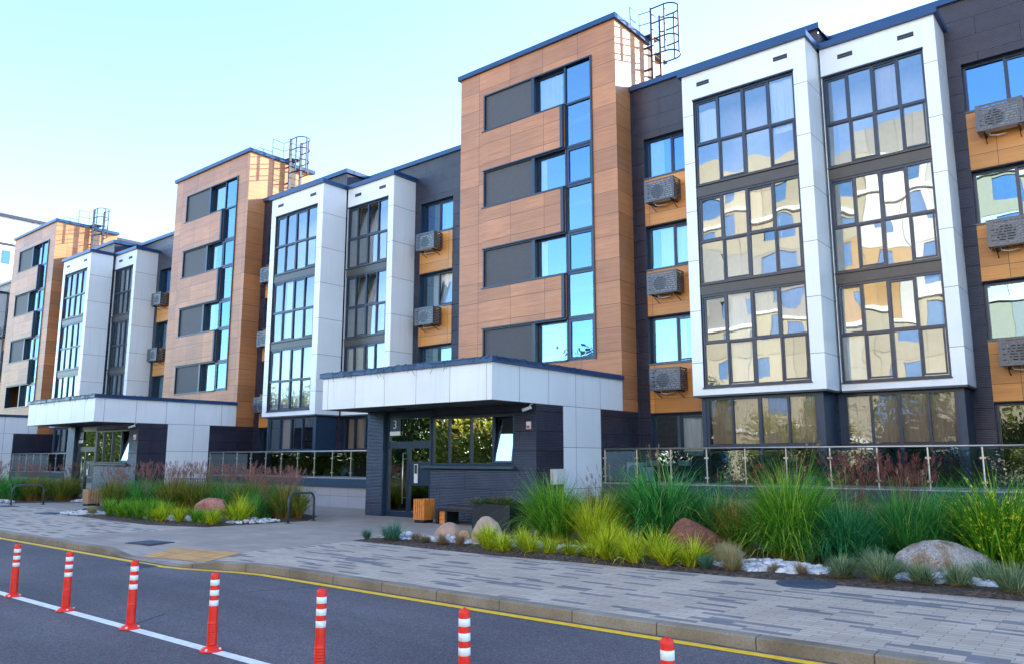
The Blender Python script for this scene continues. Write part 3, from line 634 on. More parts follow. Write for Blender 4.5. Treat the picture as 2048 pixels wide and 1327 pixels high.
# ------------------------------------------------------------------ glass railings on the terraces
rail_txt = {0: 'long glass balustrade with steel posts on the terrace behind the tall green grasses', 1: 'glass balustrade with steel posts on the terrace between the two entrances', 2: 'distant glass balustrade with steel posts left of the far entrance', -1: 'glass balustrade with steel posts on the rightmost terrace'}
def railing(k):
    x0, x1, y = terr[k]; x0 += .08; x1 -= .05
    root = empty('glass_railing', ((x0 + x1) / 2, y, 1.05), rail_txt[k], 'railing', 'glass railings along the terraces')
    n = max(1, round((x1 - x0) / 1.0)); zt = 1.97
    h = MB(); h.tube([(x0, y, zt), (x1, y, zt)], .024, 8); h.build('handrail', 'steel', root, smooth=True)
    for i in range(n + 1):
        x = x0 + (x1 - x0) * i / n
        p = MB(); p.tube([(x, y, 1.04), (x, y, zt - .02)], .021, 8)
        for z in (1.22, 1.72): p.box(x - .055, x + .055, y - .03, y - .006, z - .022, z + .022)
        p.build('post', 'steel', root)
        if i < n:
            x2 = x0 + (x1 - x0) * (i + 1) / n
            g = MB(); g.box(x + .035, x2 - .035, y - .02, y - .010, 1.10, 1.90); g.build('glass_panel', 'glass_rail', root)
for k in (0, 1, 2): railing(k)

# ------------------------------------------------------------------ air conditioner baskets
def make_ac():
    root = empty('air_conditioner', (0, 0, 0))
    W, D, H = 1.0, .48, .64
    b_ = MB(); rr = random.Random(3)
    def slots(u0, u1, z0, z1):
        hs = []; rows = 9
        for r in range(rows):
            zz = z0 + (z1 - z0) * (r + .28) / rows; zh = zz + (z1 - z0) / rows * .42
            u = u0 + (.05 if r % 2 else .12) * 1
            while u < u1 - .06:
                l = rr.choice((.06, .10, .16)); l = min(l, u1 - .03 - u)
                if l > .04: hs.append((u, u + l, zz, zh))
                u += l + .035
        return hs
    t = MB(); holed_wall(t, -W / 2, W / 2, 0, H, -D, slots(-W / 2 + .03, W / 2 - .03, .03, H - .03)); b_.v += t.v; b_.f += t.f
    for sx in (-1, 1):
        t = MB(); holed_wall(t, 0.02, D, 0, H, 0, slots(.05, D - .03, .03, H - .03)); i = len(b_.v)
        b_.v += [(sx * W / 2, -u, z) for (u, _, z) in t.v]; b_.f += [tuple(i + q for q in f) for f in t.f]
    b_.box(-W / 2 - .004, W / 2 + .004, -D - .004, -D + .02, -.012, .0); b_.box(-W / 2 - .004, W / 2 + .004, -D - .004, -D + .02, H, H + .012)
    b_.build('basket', 'ac_grey', root)
    c = MB(); c.box(-.40, .40, -.36, -.06, .05, .58); cd = c.build('condenser', 'ac_white', root)
    f = MB(); f.lathe([(.21, 0), (.21, .012)], 24); f.v = [(x - .12, -.362 - z, y + .31) for x, y, z in f.v]; f.build('fan', 'black', cd)
    for x in (-.36, .36):
        br = MB(); br.box(x - .02, x + .02, -D + .02, .02, -.05, -.013); br.tube([(x, 0, -.2), (x, -D + .1, -.045)], .012, 6)
        br.build('bracket', 'black', root)
    p = MB(); p.tube([(-.3, -.2, .04), (-.26, -.22, -.07), (-.1, -.2, -.1), (.05, -.1, -.06), (.1, .01, -.04)], .014, 6); p.build('pipe', 'ac_white', root, smooth=True)
    return root
ac0 = make_ac(); first = [True]
fl_names = ['top', 'third', 'second']
def ac(k, side, lvl, label):
    z = {('A', 0): 9.42, ('A', 1): 6.55, ('A', 2): 3.68, ('B', 0): 9.62, ('B', 1): 6.70, ('B', 2): 3.85}[(side, lvl)]
    loc = ((-11.0 if side == 'A' else -21.1) - PX[k], Yf - .02 - PY[k], z)
    if first[0]: o = ac0; o.location = loc; first[0] = False
    else: o = copy_tree(ac0, loc)
    tag(o, label, 'air conditioner', 'air conditioners in grey baskets on the facade')
wh = {('A', 0): 'just right of the near wood tower', ('B', -1): 'at the right end of the facade', ('B', 0): 'just left of the near wood tower', ('A', 1): 'just right of the middle wood tower', ('B', 1): 'just left of the middle wood tower', ('B', 2): 'just left of the farthest wood tower'}
lv = ['highest there', 'middle one there', 'lowest there']
for (s, k) in wh:
    for i in range(3):
        if s == 'B' and k == 0 and i == 2: continue
        if s == 'B' and k in (1, 2) and i == 2: continue
        ac(k, s, i, 'air conditioner in grey basket %s, %s' % (wh[(s, k)], lv[i]))

# ------------------------------------------------------------------ roof ladders and guard rails
def ladder(k, label):
    x = Xr - PX[k] + .30; y0, y1 = 21.92 - PY[k], 22.52 - PY[k]; zb, zt = 13.45, 16.78; wx = Xr - PX[k]
    root = empty('roof_ladder', (x, (y0 + y1) / 2, zb), label, 'ladder', 'caged ladders up to the tower roofs')
    for yy in (y0, y1):
        s = MB(); s.box(x - .035, x + .035, yy - .06, yy + .06, zb, zt); s.build('stile', 'ladder', root)
    for i in range(11):
        z = zb + .25 + i * .29; r = MB(); r.tube([(x, y0, z), (x, y1, z)], .012, 6); r.build('rung', 'ladder', root)
    yc_ = (y0 + y1) / 2; rr = .34
    for z in (15.05, 15.62, 16.20, 16.74):
        pts = [(x, yc_ - rr, z), (x + .50, yc_ - rr, z)] + [(x + .50 + rr * math.sin(t), yc_ - rr * math.cos(t), z) for t in [math.pi * q / 12 for q in range(1, 12)]] + [(x + .50, yc_ + rr, z), (x, yc_ + rr, z)]
        h = MB(); h.tube(pts, .024, 6); h.build('cage_hoop', 'ladder', root)
    for (dx, dy) in ((.5, -rr), (.5, rr), (.5 + rr, 0)):
        b_ = MB(); b_.box(x + dx - .024, x + dx + .024, yc_ + dy - .024, yc_ + dy + .024, 15.03, 16.76); b_.build('cage_bar', 'ladder', root)
    for z in (13.9, 14.6, 15.4):
        for yy in (y0, y1):
            b_ = MB(); b_.box(wx - (.2 if yy == y1 else 0), x - .027, yy - .03, yy + .03, z - .03, z + .03); b_.build('wall_bracket', 'ladder', root)
    pf = MB(); pf.box(wx - .9, x - .03, y0 + .02, y1 - .02, 15.86, 15.90); pf.build('step_plate', 'ladder', root)
    gr = empty('roof_guardrail', (wx - .25, y0 - 1, Zt + .17), label.replace('caged ladder', 'thin steel guardrail').replace('up the side', 'along the roof edge'), 'guardrail', 'guardrails on the tower roofs')
    ga, gm = y0 - 1.55, y0 - .70
    b_ = MB(); b_.tube([(wx - .45, ga, Zt + .16), (wx - .12, ga + .12, 16.02), (wx - .12, gm, 16.02)], .014, 6); b_.build('low_rail', 'ladder', gr)
    for z in (16.25, 16.66):
        b_ = MB(); b_.tube([(wx - .12, gm, z), (wx - .12, y0 - .1, z), (x - .01, y0 - .05, z)], .014, 6); b_.build('rail', 'ladder', gr)
    for yy, zz in ((ga + .35, 16.02), (gm, 16.67), (y0 - .1, 16.67)):
        b_ = MB(); b_.tube([(wx - .12, yy, Zt + .16), (wx - .12, yy, zz)], .018 if yy == gm else .014, 6); b_.build('post', 'ladder', gr)
ladder(0, 'dark caged ladder up the side of the nearest wood tower')
ladder(1, 'dark caged ladder up the side of the middle wood tower')
ladder(2, 'dark caged ladder up the side of the farthest wood tower')

# ------------------------------------------------------------------ number signs and small fixtures
def sign(k, digit, label):
    ox, oy = -PX[k], -PY[k]; x0, x1, y = -17.73 + ox, -17.28 + ox, 15.80 + oy
    root = empty('house_number_sign', ((x0 + x1) / 2, y, 2.40), label, 'sign', 'house number signs over the entrance doors')
    p = MB(); p.box(x0, x1, y + .022, y + .04, 2.50, 2.93); p.build('plate', 'sign', root)
    w = MB(); w.box(x0, x1, y + .018, y + .04, 2.38, 2.498); w.build('white_strip', 'reflective', root)
    cu = bpy.data.curves.new('digit', 'FONT'); cu.body = digit; cu.size = .36; cu.extrude = .003; cu.align_x = 'CENTER'; cu.offset = -.004
    to = bpy.data.objects.new('digit', cu); COL.objects.link(to)
    bpy.context.view_layer.update()
    me = bpy.data.meshes.new_from_object(to.evaluated_get(bpy.context.evaluated_depsgraph_get())); bpy.data.objects.remove(to)
    me.materials.clear(); me.materials.append(M['text'])
    d = bpy.data.objects.new('digit', me); COL.objects.link(d); d.parent = root
    d.location = (0, .014, .18); d.rotation_euler = (rad(90), 0, 0)
sign(0, '3', 'navy sign with white number 3 above the nearer entrance door')
sign(1, '2', 'navy sign with white number 2 above the farther entrance door')

def camera_fix(k, label):
    x, y, z = -12.33 - PX[k], 15.62 - PY[k], 3.0
    root = empty('security_camera', (x, y + .15, z + .09), label, 'security camera')
    a = MB(); a.tube([(x + .04, y + .15, z + .09), (x + .03, y + .06, z + .06), (x + .02, y + .05, z)], .022, 8); a.build('bracket', 'ac_white', root, smooth=True)
    b_ = MB(); b_.tube([(x + .05, y + .07, z - .01), (x - .10, y - .12, z - .09)], .042, 12); h = b_.build('housing', 'ac_white', root, smooth=True)
    l = MB(); l.tube([(x - .098, y - .117, z - .089), (x - .106, y - .127, z - .094)], .034, 12); l.build('lens', 'black', h)
camera_fix(0, 'white security camera under the nearer canopy'); camera_fix(1, 'white security camera under the farther canopy')
def alarm(k, label):
    x, y = -12.43 - PX[k], 15.80 - PY[k]
    root = empty('alarm_box', (x, y, 2.45), label, 'alarm')
    a = MB(); a.box(x - .06, x + .06, y - .05, y, 2.45, 2.64); h = a.build('housing', 'ac_white', root)
    b_ = MB(); b_.box(x - .045, x + .045, y - .06, y - .05, 2.47, 2.54); b_.build('strobe', 'alarm_red', root)
alarm(0, 'small red and white alarm box on the nearer dark entrance wall'); alarm(1, 'small red and white alarm box on the farther dark entrance wall')
eb = empty('electrical_box', (-12.2, 16.6, 1.05), 'pale metal electrical box on the dark side wall beside the white panel', 'electrical box')
a = MB(); a.box(-12.205, -12.06, 16.38, 16.84, 1.05, 1.44); a.build('housing', 'ac_white', eb)
a = MB(); a.box(-12.06, -12.05, 16.40, 16.82, 1.07, 1.42); a.box(-12.06, -12.04, 16.42, 16.45, 1.2, 1.3); a.build('door', 'ac_white', eb)

def garland(k, label):
    ox, oy = -PX[k], -PY[k]; rr = random.Random(k + 5); g = MB()
    pts = []; n = 60
    for i in range(n + 1):
        x = Xcl + ox + (Xr - Xcl) * i / n; pts.append((x, Yc + oy - .088, Zc1 + .12 + rr.uniform(-.05, .04)))
    n2 = 40
    for i in range(1, n2 + 1):
        pts.append((Xr + ox + .095, Yc + oy + (3.6) * i / n2, Zc1 + .10 + rr.uniform(-.05, .06)))
    g.tube(pts, .008, 5)
    for _ in range(26):
        i = rr.randrange(2, n); p = pts[i]; l = rr.uniform(.06, .28)
        g.tube([p, (p[0] + rr.uniform(-.05, .05), p[1] - .01, p[2] - l * .5), (p[0] + rr.uniform(-.08, .08), p[1] + .0, p[2] - l)], .006, 4)
    tag(g.build('light_garland', 'cable', None, pts[0]), label, 'garland', 'light garlands on the canopies')
garland(0, 'dark tangled light garland along the edge of the nearer white canopy'); garland(1, 'dark tangled light garland along the edge of the farther white canopy')

# ------------------------------------------------------------------ ground
def kerb_y(x):
    t = min(1, max(0, (x + 12.6) / 2.2)); t = t * t * (3 - 2 * t); return 6.56 + .50 * t + max(0, x + 6) * .012
def kerb_h(x):
    if x < -14.9 or x > -11.6: return .115
    if x < -14.1: return .115 - .095 * (x + 14.9) / .8
    if x > -12.4: return .02 + .095 * (x + 12.4) / .8
    return .02
def pave_z(x, y):
    base = .118 - max(0, min(1, (y - 10.2) / 5.0)) * .075
    d = y - kerb_y(x); t = min(1, max(0, (d - .15) / 1.2))
    return (kerb_h(x) - .005) * (1 - t) + base * t
g = MB()
g.quad((-400, -400, -.01), (400, -400, -.01), (400, 400, -.01), (-400, 400, -.01)); tag(g.build('ground', 'verge'), kind='structure')
g = MB(); g.quad((-200, -9, 0), (120, -9, 0), (120, 8, 0), (-200, 8, 0)); tag(g.build('road', 'asphalt'), kind='structure')
xs = [-75 + .5 * i for i in range(240)]
g = MB(); ys_off = [.15, .4, .7, 1.0, 1.35, 2.0, 2.9, 3.6, 5.0, 7.0, 8.6, 10.5, 14.5]
nx, ny = len(xs), len(ys_off)
for x in xs:
    for d in ys_off: g.v.append((x, kerb_y(x) + d, pave_z(x, kerb_y(x) + d)))
for i in range(nx - 1):
    for j in range(ny - 1):
        a = i * ny + j; g.f.append((a, a + ny, a + ny + 1, a + 1))
tag(g.build('pavement', 'pavers'), kind='structure')
g = MB()
xk = sorted(set(xs + [-14.9, -14.1, -12.4, -11.6]))
for a, b_ in zip(xk, xk[1:]):
    ya, yb_ = kerb_y(a), kerb_y(b_); ha, hb = kerb_h(a), kerb_h(b_)
    g.quad((a, ya, -.02), (b_, yb_, -.02), (b_, yb_, hb - .012), (a, ya, ha - .012)); g.quad((a, ya, ha - .012), (b_, yb_, hb - .012), (b_, yb_ + .015, hb), (a, ya + .015, ha))
    g.quad((a, ya + .015, ha), (b_, yb_ + .015, hb), (b_, yb_ + .152, hb), (a, ya + .152, ha))
tag(g.build('kerb', 'kerb'), kind='structure')
g = MB()
for a, b_ in zip(xs, xs[1:]):
    g.quad((a, kerb_y(a) - .20, .004), (b_, kerb_y(b_) - .20, .004), (b_, kerb_y(b_) - .08, .004), (a, kerb_y(a) - .08, .004))
tag(g.build('yellow_line', 'yellow_paint'), kind='structure')
wy = lambda x: 4.0 + .02 * (x + 6)
g = MB(); g.quad((-60, wy(-60) - .055, .004), (20, wy(20) - .055, .004), (20, wy(20) + .055, .004), (-60, wy(-60) + .055, .004)); tag(g.build('white_line', 'white_paint'), kind='structure')
g = MB(); pts = [(-13.75, 6.75), (-12.25, 6.95), (-12.6, 7.55), (-14.3, 7.4)]
def onp(p, dz): return (p[0], p[1], pave_z(*p) + dz)
def pave_patch(name, mat, corner, n=8, dz=.006):
    m_ = MB(); (a, b_, c, d) = [Vector((*p, 0)) for p in corner]
    P = [[None] * (n + 1) for _ in range(n + 1)]
    for i in range(n + 1):
        for j in range(n + 1):
            u, v = i / n, j / n; q = (a * (1 - u) + b_ * u) * (1 - v) + (d * (1 - u) + c * u) * v; P[i][j] = (q.x, q.y, pave_z(q.x, q.y) + dz)
    for i in range(n):
        for j in range(n): m_.quad(P[i][j], P[i + 1][j], P[i + 1][j + 1], P[i][j + 1])
    return m_.build(name, mat)
tag(pave_patch('tactile_paving', 'tactile', [(-13.9, 6.75), (-12.1, 6.98), (-12.4, 7.75), (-14.2, 7.5)]), kind='structure')
def soil(name, pts, dz=.012):
    m_ = MB(); n = 24
    c = Vector((sum(p[0] for p in pts) / len(pts), sum(p[1] for p in pts) / len(pts)))
    ring = []
    for i in range(len(pts)):
        a, b_ = Vector(pts[i]), Vector(pts[(i + 1) % len(pts)]); s = max(2, int((b_ - a).length / .4))
        for q in range(s): ring.append(a + (b_ - a) * q / s)
    lev = [1.0, .985, .93, .8, .6, .4, .2, .02]
    for li, l in enumerate(lev):
        for p in ring:
            q = c + (p - c) * l; z = pave_z(q.x, q.y) + (dz if li else -.005) + (0.05 * noise.noise((q.x * .9, q.y * .9, 1)) + .03 if li > 1 else .0)
            m_.v.append((q.x, q.y, z))
    nr = len(ring)
    for l in range(len(lev) - 1):
        for i in range(nr): m_.f.append((l * nr + i, l * nr + (i + 1) % nr, (l + 1) * nr + (i + 1) % nr, (l + 1) * nr + i))
    return tag(m_.build(name, 'soil'), kind='structure')
soil('planting_soil', [(-12.5, 10.22), (-9, 10.15), (-5, 10.45), (-1.5, 10.75), (6, 11.1), (6, 18.8), (-12.1, 18.8), (-12.1, 16.2), (-10.7, 14.6), (-10.9, 12.6), (-11.6, 11.6)])
soil('planting_soil', [(-24.6, 9.58), (-19.2, 9.40), (-17.45, 9.95), (-17.7, 13.0), (-19.0, 14.3), (-21, 15.0), (-31.0, 16.5), (-31, 14.2), (-28.2, 11.9), (-26, 10.3)])
soil('planting_soil', [(-44, 9.9), (-34.0, 10.2), (-32.4, 10.9), (-32.0, 12.6), (-33.5, 14.2), (-44, 15.5)])

def cover_round(label):
    root = empty('manhole_cover', (-3.70, 10.40, pave_z(-3.7, 10.4)), label, 'manhole cover'); z = pave_z(-3.7, 10.4)
    a = MB(); a.lathe([(.36, z + .002), (.36, z + .012), (.33, z + .016)], 40, -3.70, 10.40); a.build('rim', 'iron', root)
    b_ = MB(); b_.lathe([(.325, z + .012), (.32, z + .019)], 40, -3.70, 10.40)
    for i in range(-4, 5):
        for j in range(-4, 5):
            if i * i + j * j < 18: b_.box(-3.70 + i * .065 - .018, -3.70 + i * .065 + .018, 10.40 + j * .065 - .018, 10.40 + j * .065 + .018, z + .018, z + .023)
    b_.build('lid', 'iron', root)
cover_round('round blue-grey manhole cover at the edge of the pavers beside the fescue tufts')
def cover_square(cx, cy, rz, w, h, label):
    z = pave_z(cx, cy); root = empty('access_cover', (cx, cy, z), label, 'access cover'); root.rotation_euler = (0, 0, rz)
    a = MB()
    a.box(-w / 2, w / 2, -h / 2, h / 2, .002, .014); ob = a.build('frame', 'iron', None); ob.parent = root
    b_ = MB()
    for i in range(5): b_.box(-w / 2 + .04 + i * (w - .08) / 5, -w / 2 + .02 + (i + 1) * (w - .08) / 5, -h / 2 + .04, h / 2 - .04, .014, .020)
    ob = b_.build('plate', 'iron', None); ob.parent = root
cover_square(-15.1, 7.48, rad(10), .72, .55, 'dark square access cover in the plain paving near the orange tactile tiles')
cover_square(-30.3, 9.95, rad(8), .9, .5, 'dark access cover in the pavers at the left edge of the photo')
cover_square(-25.4, 9.55, rad(8), .9, .5, 'dark access cover in the pavers left of the white pebbles')
dr = empty('drain_grate', (-12.95, 6.28, 0), 'dark iron drain grate in the asphalt beside the yellow line', 'drain grate')
a = MB(); a.box(-13.3, -12.6, 6.12, 6.15, .002, .010); a.box(-13.3, -12.6, 6.37, 6.40, .002, .010); a.build('frame', 'iron', dr)
a = MB()
for i in range(12): a.box(-13.29 + i * .058, -13.265 + i * .058, 6.15, 6.37, .002, .009)
a.build('bars', 'iron', dr)

# ------------------------------------------------------------------ bollards
def make_bollard():
    root = empty('bollard', (0, 0, 0))
    prof = [(.042, .03)]
    z = .05; prof = [(.041, .02), (.041, .05)]
    for i in range(9):
        z0 = .055 + i * .022; prof += [(.0415, z0), (.0445, z0 + .006), (.0445, z0 + .013), (.0415, z0 + .019)]
    prof += [(.0405, .27), (.0385, .655), (.036, .672), (.027, .680), (.012, .682)]
    p = MB(); p.lathe(prof, 24); p.build('post', 'red', root, smooth=True)
    b_ = MB(); b_.lathe([(.102, .004), (.102, .011), (.078, .026), (.05, .044), (.0412, .05)], 28); bb = b_.build('base', 'red', root, smooth=True)
    for t in range(4):
        a = t * math.pi / 2 + .4; s = MB(); s.lathe([(.012, .016), (.012, .030), (.006, .033)], 10, .083 * math.cos(a), .083 * math.sin(a)); s.build('bolt', 'ac_white', bb)
    for z0 in (.395, .485, .575):
        s = MB(); r = .0413 - .0028 * z0 / .6; s.lathe([(r, z0), (r + .0012, z0 + .001), (r + .0010, z0 + .049), (r - .0003, z0 + .05)], 24); s.build('reflective_band', 'reflective', root, smooth=True)
    kn = MB(); kn.lathe([(.009, .68), (.009, .69), (.005, .693)], 10); kn.build('cap_knob', 'red', root)
    return root
bol = make_bollard()
ords = ['leftmost of the seven', 'second from the left of seven', 'third from the left of seven', 'fourth and middle one of seven', 'fifth from the left of seven', 'second from the right of seven', 'rightmost of seven, only its top shows']
for i, x in enumerate((-11.28, -9.78, -8.27, -6.77, -5.25, -3.735, -2.235)):
    o = bol if i == 0 else copy_tree(bol, (0, 0, 0)); o.location = (x, wy(x), .0); o.rotation_euler = (R.uniform(-.012, .012), R.uniform(-.012, .012), R.uniform(0, 1.5))
    s = [.93, .95, .98, .99, 1.0, 1.03, 1.05][i]; o.scale = (1, 1, s)
    tag(o, 'red and white flexible bollard on the white line, ' + ords[i], 'bollard', 'red bollards along the white line')

# ------------------------------------------------------------------ street furniture
def bike_rack(p0, p1, h, label):
    a, b_ = Vector((*p0, pave_z(*p0))), Vector((*p1, pave_z(*p1))); d = (b_ - a); d.z = 0; L_ = d.length; d.normalize(); r = .22
    root = empty('bike_rack', ((a + b_) / 2)[:], label, 'bike rack', 'bike racks by the planting beds')
    pts = [a, a + Vector((0, 0, h - r))]
    for q in range(1, 9):
        t = math.pi / 2 * q / 8; pts.append(a + d * (r - r * math.cos(t)) + Vector((0, 0, h - r + r * math.sin(t))))
    for q in range(0, 9):
        t = math.pi / 2 * q / 8; pts.append(b_ - d * (r - r * math.sin(t)) + Vector((0, 0, h - r + r * math.cos(t))))
    pts.append(b_.copy())
    m_ = MB(); m_.tube(pts, .028, 10); m_.build('hoop', 'rack', root, smooth=True)
    for q in (a, b_):
        f = MB(); f.lathe([(.075, q.z), (.075, q.z + .012), (.04, q.z + .014)], 16, q.x, q.y); f.build('foot_plate', 'rack', root)
bike_rack((-17.24, 12.05), (-17.68, 13.15), .74, 'grey hoop bike rack in front of the nearer entrance')
bike_rack((-31.0, 10.35), (-30.78, 11.3), .68, 'grey hoop bike rack at the left edge near the farther entrance')

def bin_(x0, y0, w, h, mat, label):
    z = pave_z(x0, y0); root = empty('litter_bin', (x0 + w / 2, y0 + w / 2, z), label, 'litter bin', 'wooden litter bins by the entrances')
    b_ = MB(); b_.box(x0 + .03, x0 + w - .03, y0 + .03, y0 + w - .03, z, z + .08); b_.build('base', 'black', root)
    n = 5; s = w / n
    for i in range(n):
        for (bx) in ((x0 + i * s + .011, x0 + (i + 1) * s - .011, y0, y0 + .022), (x0 + w - .022, x0 + w, y0 + i * s + .011, y0 + (i + 1) * s - .011), (x0, x0 + .022, y0 + i * s + .011, y0 + (i + 1) * s - .011), (x0 + i * s + .011, x0 + (i + 1) * s - .011, y0 + w - .022, y0 + w)):
            m_ = MB(); m_.box(*bx, z + .08, z + h + R.uniform(0, .012)); m_.build('slat', mat, root)
    l = MB(); l.box(x0 + .024, x0 + w - .024, y0 + .024, y0 + w - .024, z + .08, z + h - .05); l.build('liner', 'black', root)
bin_(-15.33, 14.55, .40, .60, 'larch', 'orange slatted wooden litter bin beside the nearer entrance door')
bin_(-29.2, 11.95, .46, .56, 'larch_dull', 'faded wooden litter bin beside the farther entrance, left of the grass bed')
z = pave_z(-13.5, 14.9)
be = empty('bench', (-13.4, 15.0, z), 'dark bench with an orange wooden end block below the entrance window', 'bench')
a = MB(); a.box(-14.68, -12.3, 14.75, 15.2, z + .40, z + .455); a.build('seat', 'spandrel', be)
a = MB(); a.box(-14.70, -12.28, 14.73, 15.22, z + .33, z + .398); a.build('seat_frame', 'black', be)
for x in (-14.70, -12.5):
    a = MB(); a.box(x, x + .10, 14.74, 15.21, z, z + .33); a.build('leg', 'black', be)
a = MB()
for i in range(3): a.box(-14.59, -14.40, 14.78, 15.17, z + .005 + i * .108, z + .105 + i * .108)
a.build('wooden_block', 'larch', be)
a = MB(); a.box(-14.38, -14.30, 14.76, 15.2, z, z + .33); a.box(-14.30, -12.5, 15.1, 15.16, z + .02, z + .08); a.build('stretcher', 'black', be)
z = pave_z(-11.8, 13.4)
pl = empty('planter', (-11.75, 13.75, z), 'black metal planter box with low juniper right of the bench', 'planter')
a = MB(); a.box(-12.15, -11.05, 13.35, 13.38, z, z + .64); a.box(-12.15, -11.05, 14.12, 14.15, z, z + .64); a.box(-12.15, -12.12, 13.38, 14.12, z, z + .64); a.box(-11.08, -11.05, 13.38, 14.12, z, z + .64); a.build('box', 'black', pl)
a = MB(); a.box(-12.12, -11.08, 13.38, 14.12, z + .4, z + .58); a.build('soil', 'soil', pl)

# picket fence by the farther entrance side wall
fr = empty('picket_fence', (-30.9, 17.0, .1), 'low grey picket fence against the white wall panel behind the pink grass', 'fence')
fa, fb = Vector((-30.9, 16.1, 0)), Vector((-29.2, 17.3, 0))
for i in range(22):
    p = fa + (fb - fa) * i / 21; a = MB(); a.box(p.x - .012, p.x + .012, p.y - .012, p.y + .012, .08, .92); a.build('picket', 'ladder', fr)
for zz in (.25, .9):
    a = MB(); a.tube([(fa.x, fa.y, zz), (fb.x, fb.y, zz)], .016, 6); a.build('rail', 'ladder', fr)

# flower boxes, pot, outdoor unit on the near terrace
def blob(m_, c, r, n, rr, flat=1.0):
    for _ in range(n):
        d = Vector((rr.gauss(0, 1), rr.gauss(0, 1), rr.gauss(0, 1))).normalized() * r * rr.uniform(.4, 1); d.z *= flat
        p = Vector(c) + d; s = r * rr.uniform(.12, .26)
        a = Vector((rr.gauss(0, 1), rr.gauss(0, 1), rr.gauss(0, 1))).normalized(); b_ = a.orthogonal().normalized(); e = a.cross(b_)
        m_.quad(p - b_ * s - e * s * .6, p + b_ * s - e * s * .6, p + b_ * s + e * s * .6, p - b_ * s + e * s * .6)
def flower_box(x, y, z, cols, label, w=.36):
    rr = random.Random(int(x * 100)); root = empty('flower_box', (x, y, z), label, 'flower box', 'flower boxes on the terrace railing')
    b_ = MB(); i = 0
    b_.v = [(x - w / 2 + .03, y - .06, z), (x + w / 2 - .03, y - .06, z), (x + w / 2 - .03, y + .06, z), (x - w / 2 + .03, y + .06, z), (x - w / 2, y - .08, z + .14), (x + w / 2, y - .08, z + .14), (x + w / 2, y + .08, z + .14), (x - w / 2, y + .08, z + .14)]
    b_.f = [(0, 3, 2, 1), (4, 5, 6, 7), (0, 1, 5, 4), (1, 2, 6, 5), (2, 3, 7, 6), (3, 0, 4, 7)]; b_.build('trough', 'ac_white', root)
    l = MB()
    for q in range(5): blob(l, (x - w / 2 + w * (q + .5) / 5, y, z + .20), .10, 90, rr)
    l.build('leaves', 'geranium', root)
    for j, c in enumerate(cols):
        f = MB(); blob(f, (x - w / 2 + w * (j + .4 + rr.uniform(-.1, .3)) / len(cols), y - .07, z + .24 + rr.uniform(-.02, .06)), .075, 120, rr); f.build('blossom', c, root)
flower_box(-10.75, 19.10, 1.52, ['petal_pink', 'petal_red'], 'white flower box with bright pink and red geraniums, left of the row')
flower_box(-10.25, 19.10, 1.52, ['petal_red', 'petal_pink', 'petal_red'], 'white flower box with drooping red flowers, middle of the row', .22)
flower_box(-9.80, 19.10, 1.52, ['petal_pink', 'petal_violet'], 'white flower box with pale pink and dark violet flowers, right of the row')
for x in (-10.75, -10.25, -9.8): pass
fs = empty('flower_stand', (-10.3, 19.12, 1.05), 'thin dark shelf stand carrying the white flower boxes', 'stand')
a = MB(); a.box(-11.0, -9.55, 19.0, 19.22, 1.49, 1.515); a.build('shelf', 'black', fs)
for x in (-10.97, -9.58):
    a = MB(); a.box(x - .015, x + .015, 19.05, 19.08, 1.05, 1.49); a.build('leg', 'black', fs)
ou = empty('outdoor_unit', (-11.45, 19.7, 1.05), 'white outdoor cooling unit standing on the near terrace behind glass', 'outdoor unit')
a = MB(); a.box(-11.82, -11.12, 19.5, 19.8, 1.09, 1.60); a.build('housing', 'ac_white', ou)
a = MB(); a.lathe([(.2, 0), (.2, .01)], 24); a.v = [(x - 11.57, 19.498 - z, y + 1.34) for x, y, z in a.v]; a.build('fan_grille', 'grille', ou)
for x in (-11.7, -11.25):
    a = MB(); a.box(x - .03, x + .03, 19.52, 19.78, 1.05, 1.09); a.build('foot', 'black', ou)
po = empty('flower_pot', (-6.55, 19.25, 1.05), 'white pot with a yellow-green plant on the near terrace', 'flower pot')
a = MB(); a.lathe([(.08, 1.05), (.12, 1.28), (.125, 1.30)], 18, -6.55, 19.25); a.build('pot', 'ac_white', po, smooth=True)
a = MB(); blob(a, (-6.53, 19.25, 1.42), .16, 160, random.Random(4)); a.build('foliage', 'moss_leaf', po)

# ------------------------------------------------------------------ rocks and pebbles
def rock(cx, cy, sx, sy, sz, mat, label, seed, rz=0, cuts=6, depth=.72, shape=None, rough=.08):
    import bmesh
    bm = bmesh.new(); bmesh.ops.create_icosphere(bm, subdivisions=5, radius=1.0)
    rr = random.Random(seed)
    planes = [(Vector((rr.gauss(0, 1), rr.gauss(0, 1), rr.gauss(.2, .7))).normalized(), rr.uniform(depth, depth + .18)) for _ in range(cuts)]
    for v in bm.verts:
        p = v.co.copy(); sd = Vector((seed * 1.7, seed * .3, 0))
        for n_, d in planes:
            e = p.dot(n_) - d
            if e > 0: p -= n_ * e * .92
        p *= 1 + rough * 1.3 * noise.noise(p * 1.3 + sd) + rough * .5 * noise.noise(p * 4 + sd) + rough * .22 * noise.noise(p * 11 + sd)
        if shape: p.z *= shape(p.x, p.y)
        v.co = Vector((p.x * sx, p.y * sy, p.z * sz))
    me = bpy.data.meshes.new('rock'); bm.to_mesh(me); bm.free(); me.materials.append(M[mat])
    for p in me.polygons: p.use_smooth = True
    o = bpy.data.objects.new('rock', me); COL.objects.link(o); o.location = (cx, cy, pave_z(cx, cy) + sz * .5); o.rotation_euler = (0, 0, rz)
    tag(o, label, 'rock', 'garden rocks in the planting beds')
rock(-20.65, 11.95, .56, .45, .46, 'pink_granite', 'large angular pink granite boulder in the left bed', 31, .3, 11, .55, lambda x, y: 1.0 + .15 * x)
